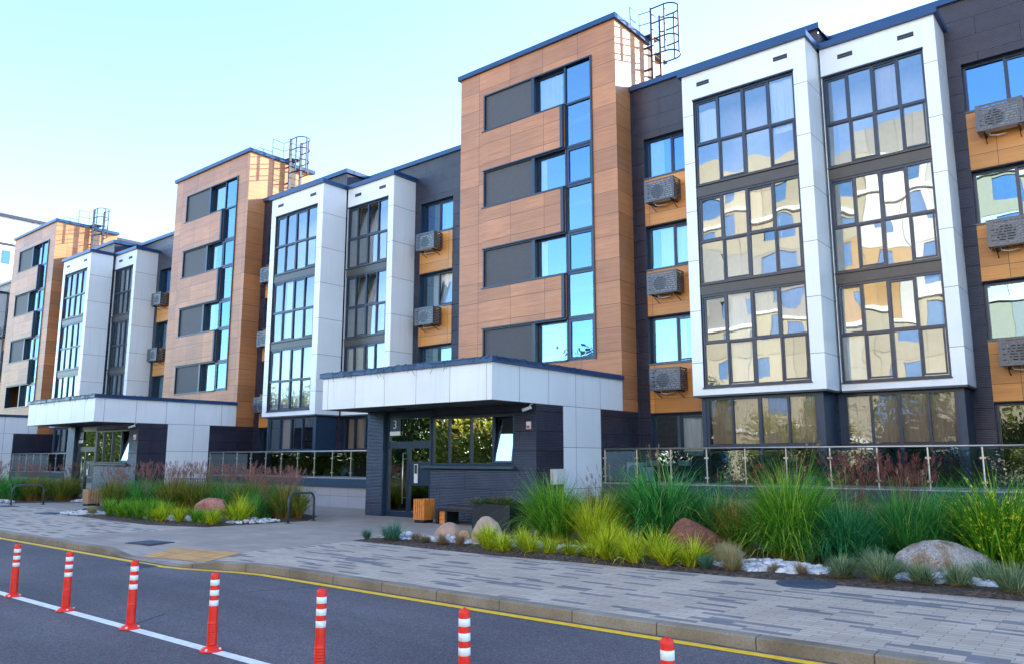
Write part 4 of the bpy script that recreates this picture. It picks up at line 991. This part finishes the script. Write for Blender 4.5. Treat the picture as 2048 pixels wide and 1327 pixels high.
rock(-24.7, 11.8, .5, .3, .2, 'dull_rock', 'low grey rock behind the lime tufts of the left bed', 5, .6)
rock(-23.85, 11.55, .24, .18, .16, 'ochre_rock', 'small ochre rock beside the low grey rock', 8)
rock(-11.12, 11.50, .27, .22, .23, 'rose_rock', 'rounded rosy boulder, left of three by the path edge', 11, .9, 3, .85, lambda x, y: 1.0 + .2 * x)
rock(-10.68, 11.52, .17, .14, .15, 'ochre_rock', 'smallest of three boulders by the path edge, ochre', 12, 0, 3, .85)
rock(-9.98, 11.38, .29, .25, .33, 'tan_rock', 'tall pale tan boulder, right of three by the path edge', 14, .65, 3, .85, lambda x, y: 1.06 - .22 * x * x)
rock(-6.42, 12.75, .47, .36, .40, 'red_porous', 'rough red-brown boulder behind the yellow tufts', 17, .65, 4, .85, lambda x, y: 1.0 - .38 * (x + .35) if x > -.35 else 1.0, .10)
rock(-5.60, 12.35, .24, .2, .13, 'mauve_rock', 'small mauve rock beside the red-brown boulder', 19, .3)
rock(-2.55, 12.62, .62, .34, .36, 'grey_rock', 'long grey boulder lying among the fescue tufts', 21, .62, 5, .8, lambda x, y: .80 + .30 * max(0, -x) ** 2 - .12 * max(0, x), .09)
rock(-7.1, 17.2, .5, .35, .5, 'dull_rock', 'grey rock half hidden behind tall grasses below the terrace', 23)

def pebbles(spots, n, seed, sz=(.022, .05)):
    rr = random.Random(seed); m_ = MB()
    phi = (1 + 5 ** .5) / 2
    iv = [Vector(v).normalized() for v in ((-1, phi, 0), (1, phi, 0), (-1, -phi, 0), (1, -phi, 0), (0, -1, phi), (0, 1, phi), (0, -1, -phi), (0, 1, -phi), (phi, 0, -1), (phi, 0, 1), (-phi, 0, -1), (-phi, 0, 1))]
    ifc = ((0, 11, 5), (0, 5, 1), (0, 1, 7), (0, 7, 10), (0, 10, 11), (1, 5, 9), (5, 11, 4), (11, 10, 2), (10, 7, 6), (7, 1, 8), (3, 9, 4), (3, 4, 2), (3, 2, 6), (3, 6, 8), (3, 8, 9), (4, 9, 5), (2, 4, 11), (6, 2, 10), (8, 6, 7), (9, 8, 1))
    tot = sum(s[2] * s[3] for s in spots)
    for (cx, cy, rx, ry, rz) in spots:
        for _ in range(int(n * rx * ry / tot)):
            t = rr.uniform(0, 2 * math.pi); q = math.sqrt(rr.random()); u, v = q * math.cos(t) * rx, q * math.sin(t) * ry
            x = cx + u * math.cos(rz) - v * math.sin(rz); y = cy + u * math.sin(rz) + v * math.cos(rz)
            s = rr.uniform(*sz); i = len(m_.v); zz = pave_z(x, y) + .03 + rr.uniform(0, .10) * (1.1 - q); st = Vector((rr.uniform(.7, 1.4), rr.uniform(.7, 1.3), rr.uniform(.55, .9)))
            for w_ in iv:
                p = w_ * s * rr.uniform(.8, 1.2); m_.v.append((x + p.x * st.x, y + p.y * st.y, zz + p.z * st.z))
            m_.f += [tuple(i + k_ for k_ in f) for f in ifc]
    tag(m_.build('white_pebbles', 'pebble'), kind='stuff')
pebbles([(-4.55, 11.55, .9, .62, .1), (-11.9, 11.1, .55, .42, .3), (-10.7, 11.15, .7, .3, 0), (-9.3, 11.6, .7, .4, .1), (-2.4, 11.75, .7, .4, .1), (-1.3, 12.0, .9, .4, .1), (-7.7, 11.6, 1.0, .3, 0)], 1900, 4, (.030, .075))
pebbles([(-24.0, 10.0, 1.0, .45, .2), (-20.0, 10.6, 1.4, .55, .15), (-17.95, 11.5, .35, .75, 0), (-33.4, 10.8, .9, .3, .1), (-31.9, 13.0, .35, .3, 0)], 1500, 6, (.03, .055))

# ------------------------------------------------------------------ grasses
def blades(n, h, spread, droop, w, seed, base_r, seg=5, hv=.35, upright=0.0):
    """arching strips growing from several crowded shoots, some bent or broken; returns MB"""
    rr = np.random.RandomState(seed); m_ = MB()
    ns = max(3, int(n / 70)); shoots = []
    for _ in range(ns):
        r0, a0 = base_r * math.sqrt(rr.random()), rr.uniform(0, 2 * math.pi); shoots.append((r0 * math.cos(a0), r0 * math.sin(a0), a0, rr.uniform(.72, 1.12), rr.uniform(.7, 1.3), r0 / base_r))
    wx, wy = rr.normal(0, .10), rr.normal(0, .10)
    for _ in range(n):
        sx0, sy0, sa, sh, sd, so = shoots[rr.randint(ns)]
        az = rr.uniform(0, 2 * math.pi) if rr.random() < .3 else sa + rr.normal(0, .75)
        u = min(1.3, (.25 + .75 * so) * rr.random() ** .6)
        if rr.random() < .07: u *= 1.6
        bx, by = sx0 + rr.normal(0, base_r * .10), sy0 + rr.normal(0, base_r * .10)
        ln = h * sh * (1 - hv + hv * rr.random() * 1.25); th = spread * u * rr.uniform(.5, 1.1) + upright; dr = droop * sd * rr.uniform(.35, 1.3) * (.35 + u)
        kink = rr.uniform(.4, .85) if rr.random() < .10 else 9; ka = rr.uniform(.5, 1.6)
        ww = w * rr.uniform(.6, 1.3); tw = rr.normal(0, .45); cv = rr.normal(0, .35)
        x, y, z = bx, by, 0.0; i0 = len(m_.v)
        for s in range(seg + 1):
            t = s / seg; wd = ww * (1 - t ** 1.6) * (.6 + .4 * min(1, t * 4)) * .5 + .0006
            aa = az + cv * t; sx, sy = -math.sin(aa + tw), math.cos(aa + tw)
            m_.v.append((x - sx * wd, y - sy * wd, z)); m_.v.append((x + sx * wd, y + sy * wd, z))
            a = th + dr * (t + .5 / seg) ** 1.7 + (ka if t > kink else 0); st = ln / seg
            x += (math.sin(a) * math.cos(aa) + wx * t) * st; y += (math.sin(a) * math.sin(aa) + wy * t) * st; z = max(.004, z + math.cos(a) * st)
        for s in range(seg): k_ = i0 + 2 * s; m_.f.append((k_, k_ + 1, k_ + 3, k_ + 2))
    return m_
def plumes(n, h0, h1, spread, seed, size=.22, hairs=26, droop=.25):
    rr = np.random.RandomState(seed); m_ = MB()
    for _ in range(n):
        az = rr.uniform(0, 2 * math.pi); th = spread * rr.random() ** .6; L_ = rr.uniform(h0, h1)
        d = Vector((math.sin(th) * math.cos(az), math.sin(th) * math.sin(az), math.cos(th))); p0 = Vector((rr.normal(0, .06), rr.normal(0, .06), .2)); s = Vector((-math.sin(az), math.cos(az), 0)) * .0022
        tip = p0 + d * (L_ - size); m_.quad(p0 - s, p0 + s, tip + s, tip - s)
        for q in range(hairs):
            t = rr.random(); b_ = tip + d * size * t * .7; a2 = rr.uniform(0, 6.28); o = (d.orthogonal().normalized() * math.cos(a2) + d.cross(d.orthogonal()).normalized() * math.sin(a2))
            e = b_ + (d * .75 + o * rr.uniform(.15, .55)) * size * (.55 - .25 * t) - Vector((0, 0, droop * size * rr.random() * .4)); sd = (e - b_).cross(Vector((rr.normal(), rr.normal(), rr.normal()))).normalized() * .0028
            m_.quad(b_ - sd, b_ + sd, e + sd * .4, e - sd * .4)
    return m_
def grass(x, y, mesh, mat, label, cat, group, name, rz=0, s=1.0, plume=None, sz=None):
    z = pave_z(x, y) + .03
    o = bpy.data.objects.new(name, mesh); COL.objects.link(o); o.location = (x, y, z); o.rotation_euler = (0, 0, rz); o.scale = (s, s, sz or s)
    tag(o, label, cat, group)
    if plume:
        p = bpy.data.objects.new('plume', plume); COL.objects.link(p); p.parent = o
    return o
def mesh_of(mb, name, mat):
    me = bpy.data.meshes.new(name); me.from_pydata(mb.v, [], mb.f); me.materials.append(M[mat]); me.update(); return me
GB = 'tall ornamental grasses in the right bed'
big = [ # x, y, blades(...), material, label
 (-9.40, 12.85, dict(n=2200, h=1.45, spread=.9, droop=1.7, w=.016, seed=1, base_r=.24), 'b_green', 'fine green grass clump bending over the black planter', None),
 (-8.60, 13.45, dict(n=1400, h=1.25, spread=.85, droop=1.2, w=.014, seed=2, base_r=.26), 'b_olive', 'dark olive grass clump with reddish base beside the planter grass', ('plume_tan', 10)),
 (-7.45, 13.55, dict(n=1700, h=1.78, spread=.85, droop=1.7, w=.028, seed=3, base_r=.36), 'b_deep', 'tallest broad-leaved green grass clump behind the red-brown boulder', ('plume_tan', 5)),
 (-6.75, 14.2, dict(n=1000, h=1.25, spread=.85, droop=1.6, w=.026, seed=33, base_r=.30), 'b_deep', 'broad-leaved green grass behind the tallest clump, below the flower boxes', None),
 (-8.20, 12.40, dict(n=900, h=1.0, spread=.9, droop=1.1, w=.013, seed=4, base_r=.16), 'b_yellow', 'yellow-green grass with reddish tips beside the tallest clump', ('plume_red', 7)),
 (-5.90, 13.35, dict(n=800, h=1.1, spread=.75, droop=1.2, w=.014, seed=5, base_r=.22), 'b_olive', 'olive grass clump between red-brown boulder and the round green clump', ('plume_red', 12)),
 (-4.75, 12.90, dict(n=4200, h=1.58, spread=.98, droop=1.6, w=.0145, seed=6, base_r=.26), 'b_green', 'large round bright green fountain grass in the middle of the bed', ('plume_tan', 6)),
 (-3.88, 12.80, dict(n=2400, h=1.12, spread=1.05, droop=1.5, w=.015, seed=7, base_r=.20), 'b_bluegreen', 'dark blue-green grass mound beside the round bright clump', ('plume_tan', 7)),
 (-3.15, 13.75, dict(n=2400, h=1.28, spread=.9, droop=1.3, w=.014, seed=8, base_r=.32), 'b_deep', 'green grass clump behind the long grey boulder', ('plume_tan', 4)),
 (-2.50, 14.3, dict(n=2200, h=1.3, spread=.85, droop=1.2, w=.014, seed=9, base_r=.32), 'b_deep', 'green grass clump just beside the yellow-banded grass', None),
 (-1.85, 13.15, dict(n=800, h=1.5, spread=.62, droop=1.2, w=.026, seed=10, base_r=.28), 'b_band', 'yellow-banded upright grass behind the last fescue tufts', None),
 (-1.05, 13.6, dict(n=650, h=1.45, spread=.62, droop=1.2, w=.026, seed=11, base_r=.28), 'b_band', 'yellow-banded grass cut by the edge of the photo, behind its twin', None),
 (-4.35, 15.3, dict(n=1300, h=1.1, spread=.75, droop=.75, w=.010, seed=12, base_r=.36), 'b_olive', 'olive grass with dense wine-red plumes below the terrace railing, left of its pair', ('plume_red', 90)),
 (-3.65, 15.5, dict(n=1200, h=1.1, spread=.75, droop=.75, w=.010, seed=13, base_r=.36), 'b_olive', 'olive grass with dense wine-red plumes below the terrace railing, right of its pair', ('plume_red', 85)),
 (-6.0, 15.4, dict(n=900, h=1.05, spread=.75, droop=.75, w=.010, seed=14, base_r=.34), 'b_olive', 'thin olive grass with few red plumes behind the round green clump', ('plume_red', 30)),
 (-9.7, 15.4, dict(n=1000, h=1.0, spread=.75, droop=.95, w=.012, seed=15, base_r=.34), 'b_deep', 'dark green grass at the foot of the white wall panel', ('plume_pink', 10)),
 (-8.2, 15.6, dict(n=1300, h=1.2, spread=.75, droop=1.0, w=.014, seed=17, base_r=.36), 'b_deep', 'dark green grass between the tallest clump and the terrace', None),
 (0.1, 13.3, dict(n=900, h=1.4, spread=.7, droop=.9, w=.012, seed=16, base_r=.3), 'b_deep', 'green grass clump at the end of the right bed', None),
]
for i, (x, y, kw, mat, label, pm) in enumerate(big):
    me = mesh_of(blades(**kw), 'ornamental_grass', mat); h = kw['h']
    pme = mesh_of(plumes(pm[1], h * (1.05 if pm[1] > 15 else .9), h * (1.55 if pm[1] > 15 else 1.2), .45, 50 + i, .26 if pm[1] > 15 else .16, 26 if pm[1] > 15 else 18), 'plume', pm[0]) if pm else None
    grass(x, y, me, mat, label, 'ornamental grass', GB, 'ornamental_grass', plume=pme)
# feather grasses of the left beds
v_me = [mesh_of(blades(1000, 1.10, .75, 1.25, .017, 60 + i, .32), 'feather_grass', 'b_olive' if i != 1 else 'b_deep') for i in range(3)]
v_pl = [mesh_of(plumes(36, 1.0, 1.42, .45, 70 + i, .25, 26), 'plume', 'plume_pink') for i in range(3)]
row_f = [(-24.6, 11.0), (-24.0, 11.6), (-23.2, 12.1), (-22.3, 12.4), (-21.5, 12.8), (-20.2, 13.0), (-19.6, 12.5), (-18.9, 12.35), (-18.35, 12.8)]
row_b = [(-27.3, 12.3), (-27.0, 13.1), (-26.2, 13.6), (-25.2, 13.5), (-24.2, 13.7), (-23.1, 13.9), (-22.0, 14.1), (-20.9, 14.2), (-19.8, 13.9)]
def nth(i, n): return 'leftmost' if i == 0 else ('rightmost' if i == n - 1 else '%d%s from left' % (i + 1, {1: 'nd', 2: 'rd'}.get(i, 'th')))
for rn, row in (('front', row_f), ('back', row_b)):
    for i, (x, y) in enumerate(row):
        sc_ = R.uniform(.85, 1.05); me = v_me[i % 3]
        grass(x, y, me, None, 'pink-plumed feather grass in the left bed, %s of the %s row' % (nth(i, len(row)), rn), 'ornamental grass', 'pink-plumed feather grasses in the left bed', 'feather_grass', R.uniform(0, 6), sc_, v_pl[(i + (1 if rn == 'back' else 0)) % 3])
for i, (x, y) in enumerate([(-37.5, 11.8), (-36.2, 11.5), (-35.2, 12.4), (-34.3, 11.6), (-33.5, 12.0), (-32.9, 12.7), (-36.5, 13.3), (-34.6, 13.6)]):
    grass(x, y, v_me[(i + 1) % 3], None, 'feather grass in the far left bed behind the bike rack, %s of 8' % nth(i, 9), 'ornamental grass', 'feather grasses in the far left bed', 'feather_grass', R.uniform(0, 6), R.uniform(.9, 1.1), v_pl[i % 3] if i not in (4, 5) else None)
# small tufts
T = {}
for nm, mat, n, h, sp, dr, w in (('yellow', 'b_yellow', 420, .46, 1.0, 1.3, .010), ('lime', 'b_lime', 420, .44, 1.05, 1.2, .013), ('fescue', 'b_fescue', 900, .31, 1.5, .35, .0075), ('teal', 'b_teal', 560, .30, 1.4, .35, .0075), ('straw', 'b_straw', 700, .33, 1.4, .4, .0075), ('tan', 'b_tan', 460, .28, 1.35, .5, .0075)):
    T[nm] = [mesh_of(blades(n, h, sp, dr, w, 200 + 10 * len(T) + q, .07, 4, .3), 'grass_tuft', mat) for q in range(4)]
look = {'yellow': 'yellow-green grass tuft', 'lime': 'lime green grass tuft', 'fescue': 'blue-green fescue tuft with pale tips', 'teal': 'dark teal fescue tuft', 'straw': 'pale straw-coloured fescue tuft', 'tan': 'brownish tan fescue tuft'}
tufts_r = [(-12.30, 10.42, 'teal', .75), (-11.63, 10.52, 'teal', 1.25), (-11.25, 10.75, 'tan', .8), (-10.84, 10.60, 'tan', .75), (-10.35, 10.55, 'tan', .8), (-9.97, 10.65, 'tan', .85), (-9.2, 10.55, 'yellow', .9), (-9.55, 10.95, 'yellow', .9), (-8.75, 10.42, 'yellow', 1.0), (-8.26, 10.5, 'yellow', .95), (-7.92, 10.6, 'yellow', .9), (-7.6, 10.72, 'yellow', .85), (-7.25, 10.78, 'yellow', .95), (-6.85, 10.62, 'yellow', 1.15), (-7.35, 11.6, 'yellow', 1.3), (-6.95, 11.3, 'yellow', 1.15), (-6.35, 10.62, 'yellow', 1.1), (-6.35, 11.35, 'yellow', 1.2), (-5.84, 10.70, 'yellow', 1.1), (-5.5, 10.82, 'yellow', 1.1), (-5.27, 10.72, 'teal', .85), (-5.25, 11.38, 'straw', 1.05), (-4.87, 10.82, 'straw', 1.0), (-4.36, 11.05, 'tan', .6), (-3.97, 11.05, 'tan', .75), (-3.47, 11.12, 'fescue', .95), (-3.25, 11.85, 'fescue', 1.15), (-2.95, 11.08, 'fescue', 1.15), (-2.50, 11.18, 'fescue', .85), (-2.12, 11.22, 'fescue', .85), (-1.92, 11.87, 'fescue', .95), (-1.53, 11.05, 'fescue', 1.05), (-1.1, 11.3, 'fescue', 1.0), (-.6, 11.25, 'fescue', 1.0), (-8.9, 11.1, 'yellow', .85), (-3.0, 12.0, 'fescue', .8)]
cnt = {}
tot = {}
for t in tufts_r: tot[t[2]] = tot.get(t[2], 0) + 1
for (x, y, ty, s) in sorted(tufts_r):
    i = cnt.get(ty, 0); cnt[ty] = i + 1
    if ty == 'fescue': s *= 1.15
    grass(x, y, T[ty][i % 4], None, '%s edging the right bed, %s of %d such' % (look[ty], nth(i, tot[ty]), tot[ty]), 'grass tuft', 'small grass tufts edging the right bed', 'grass_tuft', R.uniform(0, 6), s * R.uniform(.85, 1.15), None, s * R.uniform(.8, 1.15))
tufts_l = [(-23.4, 9.85, 'straw', .8), (-22.5, 9.95, 'lime', 1.2), (-21.9, 10.0, 'lime', 1.2), (-22.2, 10.6, 'lime', 1.3), (-21.3, 9.95, 'lime', 1.25), (-21.5, 10.6, 'lime', 1.3), (-20.7, 9.9, 'lime', 1.2), (-20.8, 10.6, 'lime', 1.3), (-20.1, 9.95, 'lime', 1.15), (-19.5, 9.95, 'yellow', 1.1), (-19.0, 10.1, 'yellow', 1.1), (-18.55, 10.25, 'lime', .9), (-17.75, 10.3, 'yellow', 1.05), (-18.1, 10.25, 'lime', 1.0), (-18.0, 11.1, 'yellow', 1.6), (-18.4, 10.7, 'lime', .9)]
cnt = {}; tot = {}
for t in tufts_l: tot[t[2]] = tot.get(t[2], 0) + 1
for (x, y, ty, s) in sorted(tufts_l):
    i = cnt.get(ty, 0); cnt[ty] = i + 1
    lb = '%s edging the left bed, %s of %d such' % (look[ty], nth(i, tot[ty]), tot[ty]) if tot[ty] > 1 else '%s at the left end of the left bed by the pebbles' % look[ty]
    grass(x, y, T[ty][i % 4], None, lb, 'grass tuft', 'small grass tufts edging the left bed', 'grass_tuft', R.uniform(0, 6), s)
jm = blades(500, .34, 1.5, .2, .02, 400, .30, 3, .4)
jo = bpy.data.objects.new('juniper', mesh_of(jm, 'juniper', 'juniper')); COL.objects.link(jo); jo.location = (-11.75, 13.72, pave_z(-11.75, 13.7) + .56); jo.scale = (1.6, 1.1, .75)
tag(jo, 'low green and rusty juniper spilling over the black planter', 'shrub')

# ------------------------------------------------------------------ what the windows mirror: trees and a sunlit block across the road; and the far white block
def tree_meshes(seed, h, r, n, mat):
    rr = np.random.RandomState(seed); t, c = MB(), MB()
    t.tube([(0, 0, 0), (rr.normal(0, .1), rr.normal(0, .1), h * .3), (rr.normal(0, .2), rr.normal(0, .2), h * .62)], .16, 8, True, .07)
    cl = []
    for _ in range(44):
        a = rr.uniform(0, 6.28); q = math.sqrt(rr.random()) * r; z = h * (.08 + .86 * rr.random()); k_ = 1 - abs((z / h) - .42) * 1.15
        p = (q * k_ * math.cos(a), q * k_ * math.sin(a), z); cl.append(p)
        t.tube([(0, 0, h * rr.uniform(.22, .5)), (p[0] * .5, p[1] * .5, z * .8), p], .045, 5, True, .012)
    for _ in range(n):
        p = cl[rr.randint(len(cl))]; g = rr.normal(0, 1, 3) * r * .24; g[2] *= .8; P = Vector((p[0] + g[0], p[1] + g[1], p[2] + g[2])); s = rr.uniform(.10, .22)
        a = Vector(rr.normal(0, 1, 3)).normalized(); b_ = a.orthogonal().normalized(); e = a.cross(b_)
        c.quad(P - b_ * s, P - e * s * .5, P + b_ * s, P + e * s * .5)
    return mesh_of(t, 'trunk', 'bark'), mesh_of(c, 'crown', mat)
tv = [tree_meshes(1, 8.5, 3.2, 6500, 'leaf_a'), tree_meshes(2, 9.5, 3.4, 7000, 'leaf_b'), tree_meshes(3, 7.0, 3.4, 6000, 'leaf_a')]
tp = [(-34, -13.5), (-38, -16), (-41.5, -13), (-45, -16.5), (-48.5, -14), (-52, -17), (-56, -14), (-60, -16.5), (-64.5, -13.5), (-69, -16.5), (-74, -14), (-79, -16), (-85, -14.5), (-92, -17), (-98, -14), (-105, -16), (-112, -14), (-120, -16)]
tp += [(-30, -15), (-25.5, -14), (-21, -15.5), (-17, -14.5), (-12.5, -15.5), (-8, -14.5), (-4, -15.5), (1, -14.5), (6, -15)]
for i, (x, y) in enumerate(sorted(tp)):
    tr, cr = tv[i % 3]; e = empty('street_tree', (x, y, 0), 'leafy tree across the road mirrored in the entrance glass, %s of 27' % nth(i, 27), 'tree', 'trees across the road'); s = R.uniform(.85, 1.2) if x < -32 else R.uniform(.55, .7)
    e.scale = (s, s, s); e.rotation_euler = (0, 0, R.uniform(0, 6))
    for me, nm in ((tr, 'trunk'), (cr, 'crown')):
        o = bpy.data.objects.new(nm, me); COL.objects.link(o); o.parent = e
ob = empty('cream_building', (-2, -24, 0), 'tall cream apartment block across the road mirrored in the bay windows', 'building')
X0, X1, Y0, H0 = -30.0, 14.0, -22.0, 27.0
hw = MB(); rvv = MB(); hs = []
for fl in range(8):
    for c in range(10):
        x = X0 + 1.6 + c * 4.3; hs.append((x, x + (2.2 if c % 2 else 1.5), 1.2 + fl * 3.1, 2.9 + fl * 3.1))
t = MB(); holed_wall(t, X0, X1, 0, H0, 0, hs, rvv, .15)
hw.v = [(x, Y0 - y, z) for x, y, z in t.v]; hw.f = [f[::-1] for f in t.f]
hw.quad((X0, Y0, 0), (X0, Y0 - 12, 0), (X0, Y0 - 12, H0), (X0, Y0, H0)); hw.quad((X1, Y0, 0), (X1, Y0 - 12, 0), (X1, Y0 - 12, H0), (X1, Y0, H0)); hw.quad((X0, Y0 - 12, 0), (X1, Y0 - 12, 0), (X1, Y0 - 12, H0), (X0, Y0 - 12, H0)); hw.quad((X0, Y0, H0), (X1, Y0, H0), (X1, Y0 - 12, H0), (X0, Y0 - 12, H0))
hw.build('wall', 'cream', ob)
wm = {}
for (a, b_, c, d) in hs:
    wd = round(b_ - a, 1)
    if wd not in wm:
        p = MB(); p.box(-wd / 2, wd / 2, -.16, -.13, 0, d - c); p.box(-.04, .04, -.13, -.10, 0, d - c); wm[wd] = mesh_of(p, 'window', 'opp_glass')
    o = bpy.data.objects.new('window', wm[wd]); COL.objects.link(o); o.parent = ob; o.location = ((a + b_) / 2 + 2, Y0 + 24, c)
for z in (3.4, 12.7, 22.0):
    p = MB(); p.box(X0 - .1, X1 + .1, Y0 + .002, Y0 + .35, z - .25, z + .05); p.build('string_course', 'far_white', ob)

fbx = empty('white_building', (-85, 40, 0), 'bright white apartment block far off at the left edge', 'building')
p = MB(); p.box(-95, -75, 14, 66, 0, 22.2); p.build('wall', 'far_white', fbx)
p = MB(); p.box(-95.2, -74.8, 13.8, 66.2, 22.2, 22.45); p.build('roof_edge', 'ladder', fbx)
p = MB(); p.box(-75.05, -74.94, 14, 66, 19.75, 19.95); p.build('ledge', 'ladder', fbx)
for fl in range(5):
    for c in range(14):
        y = 15.2 + c * 1.82 + (c % 2) * .25; z = 18.15 - fl * 2.9
        p = MB(); p.box(-75.0, -74.95, y, y + .62, z, z + 1.15); p.build('window', 'far_glass', fbx)

# ------------------------------------------------------------------ light, sky, camera
EL = rad(17); AZ = rad(20.5)      # sun behind the block, to the right (clockwise from +y)
d = Vector((math.sin(AZ) * math.cos(EL), math.cos(AZ) * math.cos(EL), math.sin(EL)))
sl = bpy.data.lights.new('sun', 'SUN'); sl.energy = 4.5; sl.angle = rad(.5); sl.color = (1, .86, .68)
so = bpy.data.objects.new('sun', sl); COL.objects.link(so); so.rotation_euler = d.to_track_quat('Z', 'Y').to_euler(); so.location = (0, 60, 60)
w = bpy.data.worlds.new('World'); sc.world = w; w.use_nodes = True
nt = w.node_tree; bg = nt.nodes['Background']; sky = nt.nodes.new('ShaderNodeTexSky'); sky.sky_type = 'NISHITA'; sky.sun_disc = False
sky.sun_elevation = EL; sky.sun_rotation = AZ; sky.air_density = .8; sky.dust_density = .05; sky.ozone_density = 2.2
nt.links.new(sky.outputs[0], bg.inputs[0]); bg.inputs[1].default_value = .15
cam = bpy.data.cameras.new('camera'); co_ = bpy.data.objects.new('camera', cam); COL.objects.link(co_)
cam.sensor_width = 36; cam.lens = 36 * 1564.2 / 2048; cam.clip_end = 2000; cam.clip_start = .05
co_.location = (0, 0, 1.7); co_.rotation_euler = (rad(90 + 9.18), 0, rad(39.4515)); sc.camera = co_
sc.view_settings.view_transform = 'Standard'; sc.view_settings.look = 'None'; sc.view_settings.exposure = 2.5; sc.view_settings.gamma = 1.0
sc.render.engine = 'CYCLES'; cy = sc.cycles
cy.use_denoising = True; cy.denoising_prefilter = 'NONE'; cy.max_bounces = 8; cy.diffuse_bounces = 3; cy.glossy_bounces = 4; cy.transparent_max_bounces = 16; cy.transmission_bounces = 2
cy.caustics_reflective = False; cy.caustics_refractive = False; cy.sample_clamp_indirect = 6
